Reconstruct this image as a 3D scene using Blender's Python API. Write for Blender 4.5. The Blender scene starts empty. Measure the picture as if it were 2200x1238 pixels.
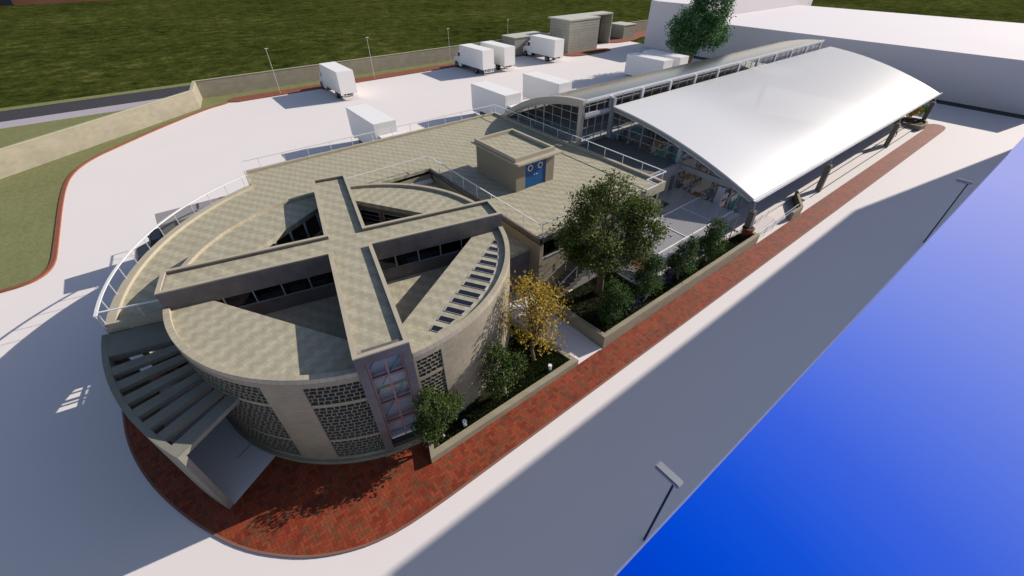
import bpy, bmesh, math, random
from mathutils import Vector, Matrix, noise
S = bpy.context.scene
COL = S.collection
R = math.radians
rnd = random.Random(7)

# ------------------------------------------------------------------ camera, sky, sun, exposure
cam_d = bpy.data.cameras.new('camera')
cam = bpy.data.objects.new('camera', cam_d)
COL.objects.link(cam)
cam.location = (0, 0, 18.5)
cam.rotation_euler = (R(90 - 39.578), 0, R(-38.216))
cam_d.sensor_width = 36.0
cam_d.lens = 886.995 / 2200 * 36
cam_d.clip_start = 0.1
cam_d.clip_end = 6000
S.camera = cam

SUN_AZ, SUN_EL = -10.5, 26.3          # degrees, azimuth from +X towards +Y
EXPO = 0.45
S.view_settings.view_transform = 'Standard'
S.view_settings.look = 'None'
S.view_settings.exposure = EXPO
S.view_settings.gamma = 1.0
S.cycles.diffuse_bounces = 1
S.cycles.transparent_max_bounces = 16
world = bpy.data.worlds.new('World')
S.world = world
world.use_nodes = True
wn, wl = world.node_tree.nodes, world.node_tree.links
for n in list(wn):
    wn.remove(n)
wo = wn.new('ShaderNodeOutputWorld')
bg = wn.new('ShaderNodeBackground')
bg.inputs['Strength'].default_value = 0.092
sky = wn.new('ShaderNodeTexSky')
sky.sky_type = 'NISHITA'
sky.sun_disc = False
sky.sun_elevation = R(SUN_EL)
sky.sun_rotation = R(90 - SUN_AZ)
sky.altitude = 0
sky.air_density = 1.0
sky.dust_density = 0.6
sky.ozone_density = 1.5
tint = wn.new('ShaderNodeMix'); tint.data_type = 'RGBA'; tint.blend_type = 'MULTIPLY'
tint.inputs[0].default_value = 1.0
tint.inputs[7].default_value = (1.0, 0.89, 0.87, 1)      # slightly hazy, greyer daylight
wl.new(sky.outputs[0], tint.inputs[6])
wl.new(tint.outputs[2], bg.inputs['Color'])
# the open sky below the edge of the paved slab: deep blue straight down, paler towards the horizon
bg2 = wn.new('ShaderNodeBackground')
tc = wn.new('ShaderNodeTexCoord')
sep = wn.new('ShaderNodeSeparateXYZ')
wl.new(tc.outputs['Generated'], sep.inputs[0])
rmp = wn.new('ShaderNodeValToRGB')
mr = wn.new('ShaderNodeMath'); mr.operation = 'MULTIPLY'; mr.inputs[1].default_value = -1
wl.new(sep.outputs['Z'], mr.inputs[0])
wl.new(mr.outputs[0], rmp.inputs[0])


def srgb(r, g, b, e=0.0):
    def f(c):
        c /= 255.0
        return c / 12.92 if c <= 0.04045 else ((c + 0.055) / 1.055) ** 2.4
    k = 2 ** e
    return (f(r) / k, f(g) / k, f(b) / k, 1)


cr = rmp.color_ramp
cr.elements[0].position = 0.0
cr.elements[0].color = srgb(176, 180, 236, EXPO)
cr.elements[1].position = 0.96
cr.elements[1].color = srgb(0, 58, 200, EXPO)
for p_, c_ in ((0.27, (168, 173, 236)), (0.40, (138, 152, 230)), (0.56, (100, 126, 226)), (0.70, (62, 100, 222)), (0.82, (22, 82, 216)), (0.89, (2, 72, 210))):
    e_ = cr.elements.new(p_)
    e_.color = srgb(*c_, EXPO)
wl.new(rmp.outputs[0], bg2.inputs['Color'])
gt = wn.new('ShaderNodeMath'); gt.operation = 'GREATER_THAN'; gt.inputs[1].default_value = 0.0
wl.new(sep.outputs['Z'], gt.inputs[0])
mixw = wn.new('ShaderNodeMixShader')
wl.new(gt.outputs[0], mixw.inputs[0])
wl.new(bg2.outputs[0], mixw.inputs[1])
wl.new(bg.outputs[0], mixw.inputs[2])
wl.new(mixw.outputs[0], wo.inputs['Surface'])

sun_d = bpy.data.lights.new('sun', 'SUN')
sun_d.energy = 4.0
sun_d.angle = R(0.3)
sun_d.color = (1.0, 0.935, 0.84)
sun = bpy.data.objects.new('sun', sun_d)
COL.objects.link(sun)
sd = Vector((math.cos(R(SUN_EL)) * math.cos(R(SUN_AZ)), math.cos(R(SUN_EL)) * math.sin(R(SUN_AZ)), math.sin(R(SUN_EL))))
sun.rotation_euler = sd.to_track_quat('Z', 'Y').to_euler()
sun.location = (60, -20, 60)

# ------------------------------------------------------------------ materials
MATS = {}


def mat(name, color, rough=0.7, metal=0.0, spec=0.4):
    if name in MATS:
        return MATS[name]
    m = bpy.data.materials.new(name)
    m.use_nodes = True
    b = m.node_tree.nodes['Principled BSDF']
    b.inputs['Base Color'].default_value = (*color[:3], 1)
    b.inputs['Roughness'].default_value = rough
    b.inputs['Metallic'].default_value = metal
    b.inputs['Specular IOR Level'].default_value = spec
    MATS[name] = m
    return m


def N(m, t, **kw):
    n = m.node_tree.nodes.new(t)
    for k, v in kw.items():
        setattr(n, k, v)
    return n


def LK(m, a, b):
    m.node_tree.links.new(a, b)


def bsdf(m):
    return m.node_tree.nodes['Principled BSDF']


def math_n(m, op, a, b=None, c=None):
    n = N(m, 'ShaderNodeMath', operation=op)
    for i, v in enumerate((a, b, c)):
        if v is None:
            continue
        if isinstance(v, (int, float)):
            n.inputs[i].default_value = v
        else:
            LK(m, v, n.inputs[i])
    return n.outputs[0]


def pos(m, rot=0.0, scale=1.0):
    g = N(m, 'ShaderNodeNewGeometry')
    mp = N(m, 'ShaderNodeMapping')
    mp.inputs['Rotation'].default_value = (0, 0, rot)
    mp.inputs['Scale'].default_value = (scale,) * 3 if isinstance(scale, (int, float)) else scale
    LK(m, g.outputs['Position'], mp.inputs['Vector'])
    return mp.outputs[0]


def noise_n(m, vec, scale, detail=4, rough=0.55):
    n = N(m, 'ShaderNodeTexNoise')
    n.inputs['Scale'].default_value = scale
    n.inputs['Detail'].default_value = detail
    n.inputs['Roughness'].default_value = rough
    if vec is not None:
        LK(m, vec, n.inputs['Vector'])
    return n.outputs['Fac']


def ramp(m, fac, stops):
    r = N(m, 'ShaderNodeValToRGB')
    e = r.color_ramp.elements
    e[0].position, e[0].color = stops[0][0], (*stops[0][1], 1)
    e[1].position, e[1].color = stops[-1][0], (*stops[-1][1], 1)
    for p, c in stops[1:-1]:
        x = e.new(p)
        x.color = (*c, 1)
    LK(m, fac, r.inputs[0])
    return r.outputs[0]


def mixc(m, fac, a, b, bt='MIX'):
    n = N(m, 'ShaderNodeMix', data_type='RGBA', blend_type=bt)
    if isinstance(fac, (int, float)):
        n.inputs[0].default_value = fac
    else:
        LK(m, fac, n.inputs[0])
    for i, v in ((6, a), (7, b)):
        if isinstance(v, tuple):
            n.inputs[i].default_value = (*v[:3], 1)
        else:
            LK(m, v, n.inputs[i])
    return n.outputs[2]


def bump(m, h, strength=0.3, dist=0.02):
    b = N(m, 'ShaderNodeBump')
    b.inputs['Strength'].default_value = strength
    b.inputs['Distance'].default_value = dist
    LK(m, h, b.inputs['Height'])
    LK(m, b.outputs[0], bsdf(m).inputs['Normal'])


def noisy(name, color, rough=0.7, amt=0.12, scale=1.2, metal=0.0, bs=0.0, spec=0.35):
    """plain material with soft large and fine tone variation"""
    if name in MATS:
        return MATS[name]
    m = mat(name, color, rough, metal, spec)
    v = pos(m)
    f1 = noise_n(m, v, scale, 5)
    f2 = noise_n(m, v, scale * 14, 3)
    f = math_n(m, 'ADD', math_n(m, 'MULTIPLY', f1, 0.65), math_n(m, 'MULTIPLY', f2, 0.35))
    lo = tuple(c * (1 - amt) for c in color)
    hi = tuple(min(1, c * (1 + amt)) for c in color)
    LK(m, ramp(m, f, [(0.3, lo), (0.7, hi)]), bsdf(m).inputs['Base Color'])
    if bs:
        bump(m, f2, bs, 0.01)
    return m


def tiles(name, color, rot, bw=0.36, bh=0.18, contrast=0.16, stripe=0.0):
    """square-cut roofing tiles, each with its own tone and a slightly raised face"""
    m = mat(name, color, 0.8, 0, 0.3)
    v = pos(m, rot)
    br = N(m, 'ShaderNodeTexBrick')
    LK(m, v, br.inputs['Vector'])
    br.offset = 0.5
    br.inputs['Scale'].default_value = 1
    br.inputs['Brick Width'].default_value = bw
    br.inputs['Row Height'].default_value = bh
    br.inputs['Mortar Size'].default_value = 0.008
    br.inputs['Mortar Smooth'].default_value = 0.4
    br.inputs['Bias'].default_value = 0
    c = color
    br.inputs['Color1'].default_value = (*[x * (1 - contrast * 0.55) for x in c], 1)
    br.inputs['Color2'].default_value = (*[x * (1 + contrast * 0.5) for x in c], 1)
    br.inputs['Mortar'].default_value = (*[x * 0.72 for x in c], 1)
    f1 = noise_n(m, v, 1.1, 5)
    f2 = noise_n(m, v, 9.0, 4, 0.65)
    t1 = ramp(m, f1, [(0.3, (0.88, 0.9, 0.87)), (0.7, (1.07, 1.06, 1.08))])
    t2 = ramp(m, f2, [(0.3, (0.86, 0.86, 0.87)), (0.7, (1.1, 1.1, 1.08))])
    col = mixc(m, 1.0, mixc(m, 1.0, br.outputs['Color'], t1, 'MULTIPLY'), t2, 'MULTIPLY')
    # scalloped courses: wavy rows drawn slightly darker along the laying direction
    sx = N(m, 'ShaderNodeSeparateXYZ')
    LK(m, v, sx.inputs[0])
    sc = math_n(m, 'SINE', math_n(m, 'MULTIPLY', sx.outputs['X'], 2 * math.pi / 0.55))
    w = math_n(m, 'SINE', math_n(m, 'ADD', math_n(m, 'ADD', math_n(m, 'MULTIPLY', sx.outputs['Y'], 2 * math.pi / 0.72),
                                                   math_n(m, 'MULTIPLY', f1, 2.0)), math_n(m, 'MULTIPLY', sc, 0.75)))
    w2 = math_n(m, 'ADD', math_n(m, 'MULTIPLY', w, 0.5), 0.5)
    if stripe:
        col = mixc(m, math_n(m, 'MULTIPLY', w2, stripe), col, tuple(x * 0.62 for x in c))
    LK(m, col, bsdf(m).inputs['Base Color'])
    hgt = math_n(m, 'ADD', math_n(m, 'ADD', math_n(m, 'MULTIPLY', f2, 0.6), math_n(m, 'SUBTRACT', 1.0, br.outputs['Fac'])), math_n(m, 'MULTIPLY', w2, -1.2))
    bump(m, hgt, 0.35, 0.02)
    return m


def blocks(name, color, bw=0.42, bh=0.2, joint=0.8, cyl=None):
    """coursed block walling; cyl=(cx,cy,r) wraps the courses round a drum"""
    m = mat(name, color, 0.85, 0, 0.25)
    g = N(m, 'ShaderNodeNewGeometry')
    sx = N(m, 'ShaderNodeSeparateXYZ')
    LK(m, g.outputs['Position'], sx.inputs[0])
    if cyl:
        a = math_n(m, 'ARCTAN2', math_n(m, 'SUBTRACT', sx.outputs['Y'], cyl[1]), math_n(m, 'SUBTRACT', sx.outputs['X'], cyl[0]))
        u = math_n(m, 'MULTIPLY', a, cyl[2])
    else:
        u = math_n(m, 'ADD', sx.outputs['X'], sx.outputs['Y'])
    cb = N(m, 'ShaderNodeCombineXYZ')
    LK(m, u, cb.inputs[0])
    LK(m, sx.outputs['Z'], cb.inputs[1])
    br = N(m, 'ShaderNodeTexBrick')
    LK(m, cb.outputs[0], br.inputs['Vector'])
    br.inputs['Scale'].default_value = 1
    br.inputs['Brick Width'].default_value = bw
    br.inputs['Row Height'].default_value = bh
    br.inputs['Mortar Size'].default_value = 0.007
    br.inputs['Mortar Smooth'].default_value = 0.3
    br.inputs['Color1'].default_value = (*[x * 0.93 for x in color], 1)
    br.inputs['Color2'].default_value = (*[x * 1.05 for x in color], 1)
    br.inputs['Mortar'].default_value = (*[x * joint for x in color], 1)
    f1 = noise_n(m, g.outputs['Position'], 0.7, 5)
    f2 = noise_n(m, g.outputs['Position'], 12, 3)
    col = mixc(m, 1.0, br.outputs['Color'], ramp(m, f1, [(0.3, (0.9, 0.9, 0.9)), (0.7, (1.06, 1.05, 1.04))]), 'MULTIPLY')
    LK(m, col, bsdf(m).inputs['Base Color'])
    bump(m, math_n(m, 'SUBTRACT', f2, math_n(m, 'MULTIPLY', br.outputs['Fac'], 1.2)), 0.25, 0.01)
    return m


def herringbone(name, length=0.4, rot=0.0, pale=0.0):
    m = mat(name, (0.3, 0.07, 0.03), 0.75, 0, 0.3)
    wdt = length / 2
    v = pos(m, rot, 1.0 / wdt)
    sx = N(m, 'ShaderNodeSeparateXYZ')
    LK(m, v, sx.inputs[0])
    x, y = sx.outputs['X'], sx.outputs['Y']
    i, j = math_n(m, 'FLOOR', x), math_n(m, 'FLOOR', y)
    fx, fy = math_n(m, 'SUBTRACT', x, i), math_n(m, 'SUBTRACT', y, j)
    d = math_n(m, 'SUBTRACT', i, j)
    k = math_n(m, 'SUBTRACT', d, math_n(m, 'MULTIPLY', math_n(m, 'FLOOR', math_n(m, 'DIVIDE', d, 4.0)), 4.0))
    k = math_n(m, 'ROUND', k)
    vert = math_n(m, 'GREATER_THAN', k, 1.5)
    k1 = math_n(m, 'COMPARE', k, 1.0, 0.1)
    k2 = math_n(m, 'COMPARE', k, 2.0, 0.1)
    hor = math_n(m, 'SUBTRACT', 1.0, vert)
    # distance to the four edges of the brick the point is in
    lh = math_n(m, 'ADD', fx, k1)
    eh = math_n(m, 'MINIMUM', math_n(m, 'MINIMUM', lh, math_n(m, 'SUBTRACT', 2.0, lh)),
                math_n(m, 'MINIMUM', fy, math_n(m, 'SUBTRACT', 1.0, fy)))
    lv = math_n(m, 'ADD', fy, k2)
    ev = math_n(m, 'MINIMUM', math_n(m, 'MINIMUM', lv, math_n(m, 'SUBTRACT', 2.0, lv)),
                math_n(m, 'MINIMUM', fx, math_n(m, 'SUBTRACT', 1.0, fx)))
    e = math_n(m, 'ADD', math_n(m, 'MULTIPLY', eh, hor), math_n(m, 'MULTIPLY', ev, vert))
    bi = math_n(m, 'SUBTRACT', i, k1)
    bj = math_n(m, 'SUBTRACT', j, k2)
    cb = N(m, 'ShaderNodeCombineXYZ')
    LK(m, bi, cb.inputs[0]); LK(m, bj, cb.inputs[1])
    wn_ = N(m, 'ShaderNodeTexWhiteNoise', noise_dimensions='2D')
    LK(m, cb.outputs[0], wn_.inputs['Vector'])
    base = ramp(m, wn_.outputs['Value'], [(0.0, (0.26, 0.036, 0.012)), (0.3, (0.40, 0.055, 0.018)), (0.55, (0.44, 0.078, 0.026)),
                                          (0.8, (0.33, 0.085, 0.030)), (1.0, (0.21, 0.070, 0.028))])
    f1 = noise_n(m, pos(m), 0.8, 5)
    f2 = noise_n(m, pos(m), 16, 4, 0.7)
    base = mixc(m, 1.0, base, ramp(m, f1, [(0.3, (0.56, 0.62, 0.68)), (0.7, (0.84, 0.86, 0.86))]), 'MULTIPLY')
    base = mixc(m, 1.0, base, ramp(m, f2, [(0.25, (0.7, 0.72, 0.74)), (0.75, (1.2, 1.2, 1.2))]), 'MULTIPLY')
    mort = math_n(m, 'LESS_THAN', e, 0.05)
    col = mixc(m, mort, base, (0.085, 0.028, 0.016))
    LK(m, col, bsdf(m).inputs['Base Color'])
    bump(m, math_n(m, 'ADD', math_n(m, 'MINIMUM', e, 0.14), math_n(m, 'MULTIPLY', f2, 0.06)), 0.5, 0.03)
    return m


def grass_mat(name, stops, scale, rough=0.9, fine=1.0, stretch=(1, 1, 1)):
    m = mat(name, stops[1][1], rough, 0, 0.0)
    v = pos(m, 0.0, stretch)
    f1 = noise_n(m, v, scale, 6, 0.62)
    f2 = noise_n(m, v, scale * 0.12, 4, 0.6)
    f3 = noise_n(m, v, scale * 5 * fine, 3, 0.7)
    f = math_n(m, 'ADD', math_n(m, 'ADD', math_n(m, 'MULTIPLY', f1, 0.5), math_n(m, 'MULTIPLY', f2, 0.25)), math_n(m, 'MULTIPLY', f3, 0.25))
    LK(m, ramp(m, f, stops), bsdf(m).inputs['Base Color'])
    bump(m, math_n(m, 'ADD', f1, f3), 0.5, 0.12)
    return m


def glass_mat(name, tint, gloss=0.12, rough=0.03):
    """thin architectural glazing: mostly clear, with a mirror reflection of the surroundings"""
    m = bpy.data.materials.new(name)
    m.use_nodes = True
    nt = m.node_tree
    for n in list(nt.nodes):
        nt.nodes.remove(n)
    o = nt.nodes.new('ShaderNodeOutputMaterial')
    t = nt.nodes.new('ShaderNodeBsdfTransparent'); t.inputs[0].default_value = (*tint, 1)
    g = nt.nodes.new('ShaderNodeBsdfGlossy'); g.inputs['Roughness'].default_value = rough
    mx = nt.nodes.new('ShaderNodeMixShader')
    fr = nt.nodes.new('ShaderNodeLayerWeight'); fr.inputs[0].default_value = 0.5
    pw = nt.nodes.new('ShaderNodeMath'); pw.operation = 'POWER'; pw.inputs[1].default_value = 5.0
    nt.links.new(fr.outputs['Facing'], pw.inputs[0])
    mul = nt.nodes.new('ShaderNodeMath'); mul.operation = 'MULTIPLY_ADD'
    mul.inputs[1].default_value = 0.7; mul.inputs[2].default_value = gloss * 0.2
    nt.links.new(pw.outputs[0], mul.inputs[0])
    nt.links.new(mul.outputs[0], mx.inputs[0])
    nt.links.new(t.outputs[0], mx.inputs[1])
    nt.links.new(g.outputs[0], mx.inputs[2])
    nt.links.new(mx.outputs[0], o.inputs[0])
    MATS[name] = m
    return m


def leaf_mat(name, cols, trans=0.35):
    m = bpy.data.materials.new(name)
    m.use_nodes = True
    nt = m.node_tree
    b = bsdf(m)
    b.inputs['Roughness'].default_value = 0.55
    b.inputs['Specular IOR Level'].default_value = 0.25
    g = N(m, 'ShaderNodeNewGeometry')
    f1 = noise_n(m, g.outputs['Position'], 1.3, 3)
    f = math_n(m, 'ADD', math_n(m, 'MULTIPLY', g.outputs['Random Per Island'], 0.7), math_n(m, 'MULTIPLY', f1, 0.3))
    n = len(cols)
    c = ramp(m, f, [(0.08 + 0.84 * i / (n - 1), cols[i]) for i in range(n)])
    LK(m, c, b.inputs['Base Color'])
    tr = N(m, 'ShaderNodeBsdfTranslucent')
    LK(m, c, tr.inputs[0])
    mx = N(m, 'ShaderNodeMixShader')
    mx.inputs[0].default_value = trans
    LK(m, b.outputs[0], mx.inputs[1]); LK(m, tr.outputs[0], mx.inputs[2])
    out = [x for x in nt.nodes if x.type == 'OUTPUT_MATERIAL'][0]
    LK(m, mx.outputs[0], out.inputs[0])
    MATS[name] = m
    return m


A12 = R(12.9)
BEIGE = (0.475, 0.43, 0.31)
M_ground = noisy('white_paving', (0.80, 0.73, 0.705), 0.8, 0.015, 0.15, spec=0.25)
M_tile_deck = tiles('deck_tiles', BEIGE, R(57), 0.4, 0.2, 0.08, 0.56)
M_tile_drum = tiles('drum_tiles', (0.475, 0.43, 0.315), R(57), 0.4, 0.2, 0.08, 0.56)
M_tile_drum2 = tiles('drum_tiles_turned', (0.475, 0.43, 0.315), R(-25), 0.4, 0.2, 0.08, 0.56)
M_tile_arm = tiles('beam_tiles', (0.475, 0.43, 0.315), R(61), 0.4, 0.2, 0.08, 0.56)
M_coping = noisy('coping_stone', (0.43, 0.38, 0.285), 0.85, 0.1, 1.4, bs=0.2)
M_canopy = noisy('canopy_concrete_shaded', (0.22, 0.21, 0.17), 0.85, 0.18, 1.0, bs=0.2)  # darker copy of the coping tone: the canopy's shade is put into the colour
M_darkwall = noisy('dark_fascia', (0.15, 0.13, 0.125), 0.8, 0.35, 1.2)  # dark brown-grey fascia tone, mottled at random
M_drumwall = blocks('drum_blocks', (0.32, 0.275, 0.195), 0.4, 0.2, 0.66, (4.48, 19.42, 8.4))
M_wall = blocks('beige_blocks', (0.34, 0.295, 0.21), 0.42, 0.2, 0.86)
M_lattice = noisy('lattice_blocks', (0.25, 0.22, 0.165), 0.85, 0.12, 3)
M_inside = mat('dim_interior', (0.035, 0.033, 0.03), 0.9)  # near-black base: the darkness of the rooms is put into the colour
M_frame = mat('grey_steel', (0.36, 0.36, 0.37), 0.45, 0.3)
M_white = mat('white_paint', (0.82, 0.81, 0.80), 0.45)
M_whitewall = noisy('white_render', (0.80, 0.745, 0.75), 0.85, 0.015, 0.1, spec=0.2)
M_rail = mat('white_rail', (0.80, 0.79, 0.78), 0.4, 0.1)
M_brick = herringbone('herringbone_brick', 0.30, 0.0)
M_kerb = noisy('kerb_brick', (0.25, 0.082, 0.045), 0.8, 0.25, 3, bs=0.2)
M_lawn = grass_mat('lawn_turf', [(0.3, (0.17, 0.18, 0.075)), (0.5, (0.225, 0.23, 0.105)), (0.7, (0.28, 0.275, 0.14))], 2.0, fine=2)
M_field = grass_mat('field_turf', [(0.36, (0.012, 0.016, 0.004)), (0.45, (0.034, 0.044, 0.009)), (0.54, (0.058, 0.068, 0.014)), (0.66, (0.14, 0.135, 0.045))], 0.26, fine=0.8)
M_asphalt = noisy('asphalt', (0.045, 0.04, 0.048), 0.9, 0.12, 0.6)
M_pave = noisy('pale_pavement', (0.42, 0.37, 0.40), 0.85, 0.05, 0.8)
M_perim = blocks('perimeter_blocks', (0.33, 0.295, 0.225), 0.9, 0.3, 0.95)
M_metal = mat('roof_sheet', (0.70, 0.69, 0.695), 0.36, 0.0, 0.2)
_nt = M_metal.node_tree
_tr = N(M_metal, 'ShaderNodeBsdfTransparent')           # made-up transparency in the roof sheet, added to brighten the hall floor
_mx = N(M_metal, 'ShaderNodeMixShader')
_g = N(M_metal, 'ShaderNodeNewGeometry'); _sx = N(M_metal, 'ShaderNodeSeparateXYZ')
LK(M_metal, _g.outputs['Position'], _sx.inputs[0])


def _sm(o, a, b_):
    r = N(M_metal, 'ShaderNodeMapRange', interpolation_type='SMOOTHSTEP')
    r.inputs[1].default_value = a; r.inputs[2].default_value = b_
    LK(M_metal, o, r.inputs[0])
    return r.outputs[0]


LK(M_metal, math_n(M_metal, 'MULTIPLY', math_n(M_metal, 'MULTIPLY', _sm(_sx.outputs['X'], 37, 48), _sm(_sx.outputs['Y'], 11.8, 15)), 0.26), _mx.inputs[0])
LK(M_metal, bsdf(M_metal).outputs[0], _mx.inputs[1]); LK(M_metal, _tr.outputs[0], _mx.inputs[2])
LK(M_metal, _mx.outputs[0], [x for x in _nt.nodes if x.type == 'OUTPUT_MATERIAL'][0].inputs[0])
M_metal2 = mat('small_vault_sheet', (0.27, 0.23, 0.20), 0.22, 0.85, 0.5)
M_archbeige = noisy('arch_paint', (0.52, 0.47, 0.41), 0.6, 0.04, 1)
M_archgrey = noisy('fascia_grey', (0.30, 0.30, 0.29), 0.6, 0.05, 1)
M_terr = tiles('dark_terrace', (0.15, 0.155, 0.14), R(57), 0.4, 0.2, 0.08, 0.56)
M_column = noisy('column_stone', (0.17, 0.155, 0.13), 0.8, 0.15, 2)
M_floor = noisy('hall_floor', (0.78, 0.77, 0.80), 0.6, 0.03, 0.6)
M_turq = mat('turquoise_floor', (0.0, 0.42, 0.46), 0.5)
M_orange = mat('orange_stripe', (0.62, 0.30, 0.06), 0.5)
M_teal = mat('teal_steel', (0.0, 0.23, 0.22), 0.4)
M_pink = mat('copper_frame', (0.36, 0.20, 0.17), 0.5, 0.1)
M_blue = noisy('blue_door', (0.004, 0.085, 0.26), 0.5, 0.06, 2)
M_black = mat('black_rubber', (0.016, 0.016, 0.018), 0.6)
M_dark = mat('dark_opening', (0.02, 0.02, 0.022), 0.6)
M_truck = mat('truck_white', (0.90, 0.87, 0.84), 0.5, 0, 0.3)
M_truckg = mat('truck_grey', (0.30, 0.275, 0.27), 0.45)
M_truckd = mat('truck_dark', (0.07, 0.07, 0.076), 0.4)
M_shed = blocks('shed_siding', (0.40, 0.38, 0.31), 40.0, 0.5, 0.62)
for _n in M_shed.node_tree.nodes:
    if _n.type == 'TEX_BRICK':
        _n.inputs['Mortar Size'].default_value = 0.07
        _n.inputs['Mortar Smooth'].default_value = 1.0
M_slat = mat('pergola_slat', (0.62, 0.60, 0.61), 0.5, 0.1)
M_wood = noisy('orange_wood', (0.52, 0.26, 0.14), 0.5, 0.12, 4)
M_soil = noisy('planting_soil', (0.018, 0.02, 0.008), 0.95, 0.4, 3)
M_bark = noisy('bark', (0.16, 0.12, 0.085), 0.9, 0.3, 5, bs=0.4)
M_barkp = noisy('pale_bark', (0.36, 0.33, 0.29), 0.85, 0.3, 5, bs=0.4)
M_pot = mat('terracotta', (0.20, 0.035, 0.022), 0.6)
M_lampgrey = mat('lamp_grey', (0.28, 0.29, 0.33), 0.4, 0.4)
M_lampblack = mat('lamp_black', (0.012, 0.012, 0.014), 0.4, 0.3)
M_stair = noisy('stair_stone', (0.16, 0.15, 0.14), 0.85, 0.15, 2)
M_glass = glass_mat('clear_glass', (0.93, 0.95, 0.96), 0.1)
M_glassd = glass_mat('tinted_glass', (0.42, 0.44, 0.48), 0.2)
M_skin = mat('skin', (0.35, 0.2, 0.14), 0.6)
M_cloth = mat('dark_clothing', (0.03, 0.028, 0.03), 0.8)
M_leaf_big = leaf_mat('broad_leaves', [(0.018, 0.030, 0.007), (0.065, 0.095, 0.018), (0.15, 0.19, 0.036), (0.28, 0.31, 0.085)])
M_leaf_yel = leaf_mat('autumn_leaves', [(0.10, 0.085, 0.015), (0.28, 0.17, 0.02), (0.50, 0.34, 0.035), (0.60, 0.46, 0.08), (0.36, 0.15, 0.025)], 0.4)
M_leaf_shr = leaf_mat('dark_leaves', [(0.012, 0.026, 0.005), (0.042, 0.078, 0.014), (0.09, 0.14, 0.028), (0.17, 0.21, 0.055)])
M_leaf_shr2 = leaf_mat('deep_leaves', [(0.009, 0.022, 0.005), (0.028, 0.066, 0.012), (0.065, 0.125, 0.025), (0.13, 0.19, 0.045)])
M_leaf_far = leaf_mat('yard_tree_leaves', [(0.02, 0.065, 0.02), (0.05, 0.14, 0.045), (0.11, 0.24, 0.085), (0.24, 0.36, 0.2)])
M_leaf_pur = leaf_mat('purple_leaves', [(0.03, 0.028, 0.05), (0.07, 0.06, 0.11), (0.13, 0.12, 0.17)])
M_leaf_grn = leaf_mat('fresh_leaves', [(0.03, 0.09, 0.02), (0.06, 0.16, 0.03), (0.12, 0.24, 0.05)])


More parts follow.
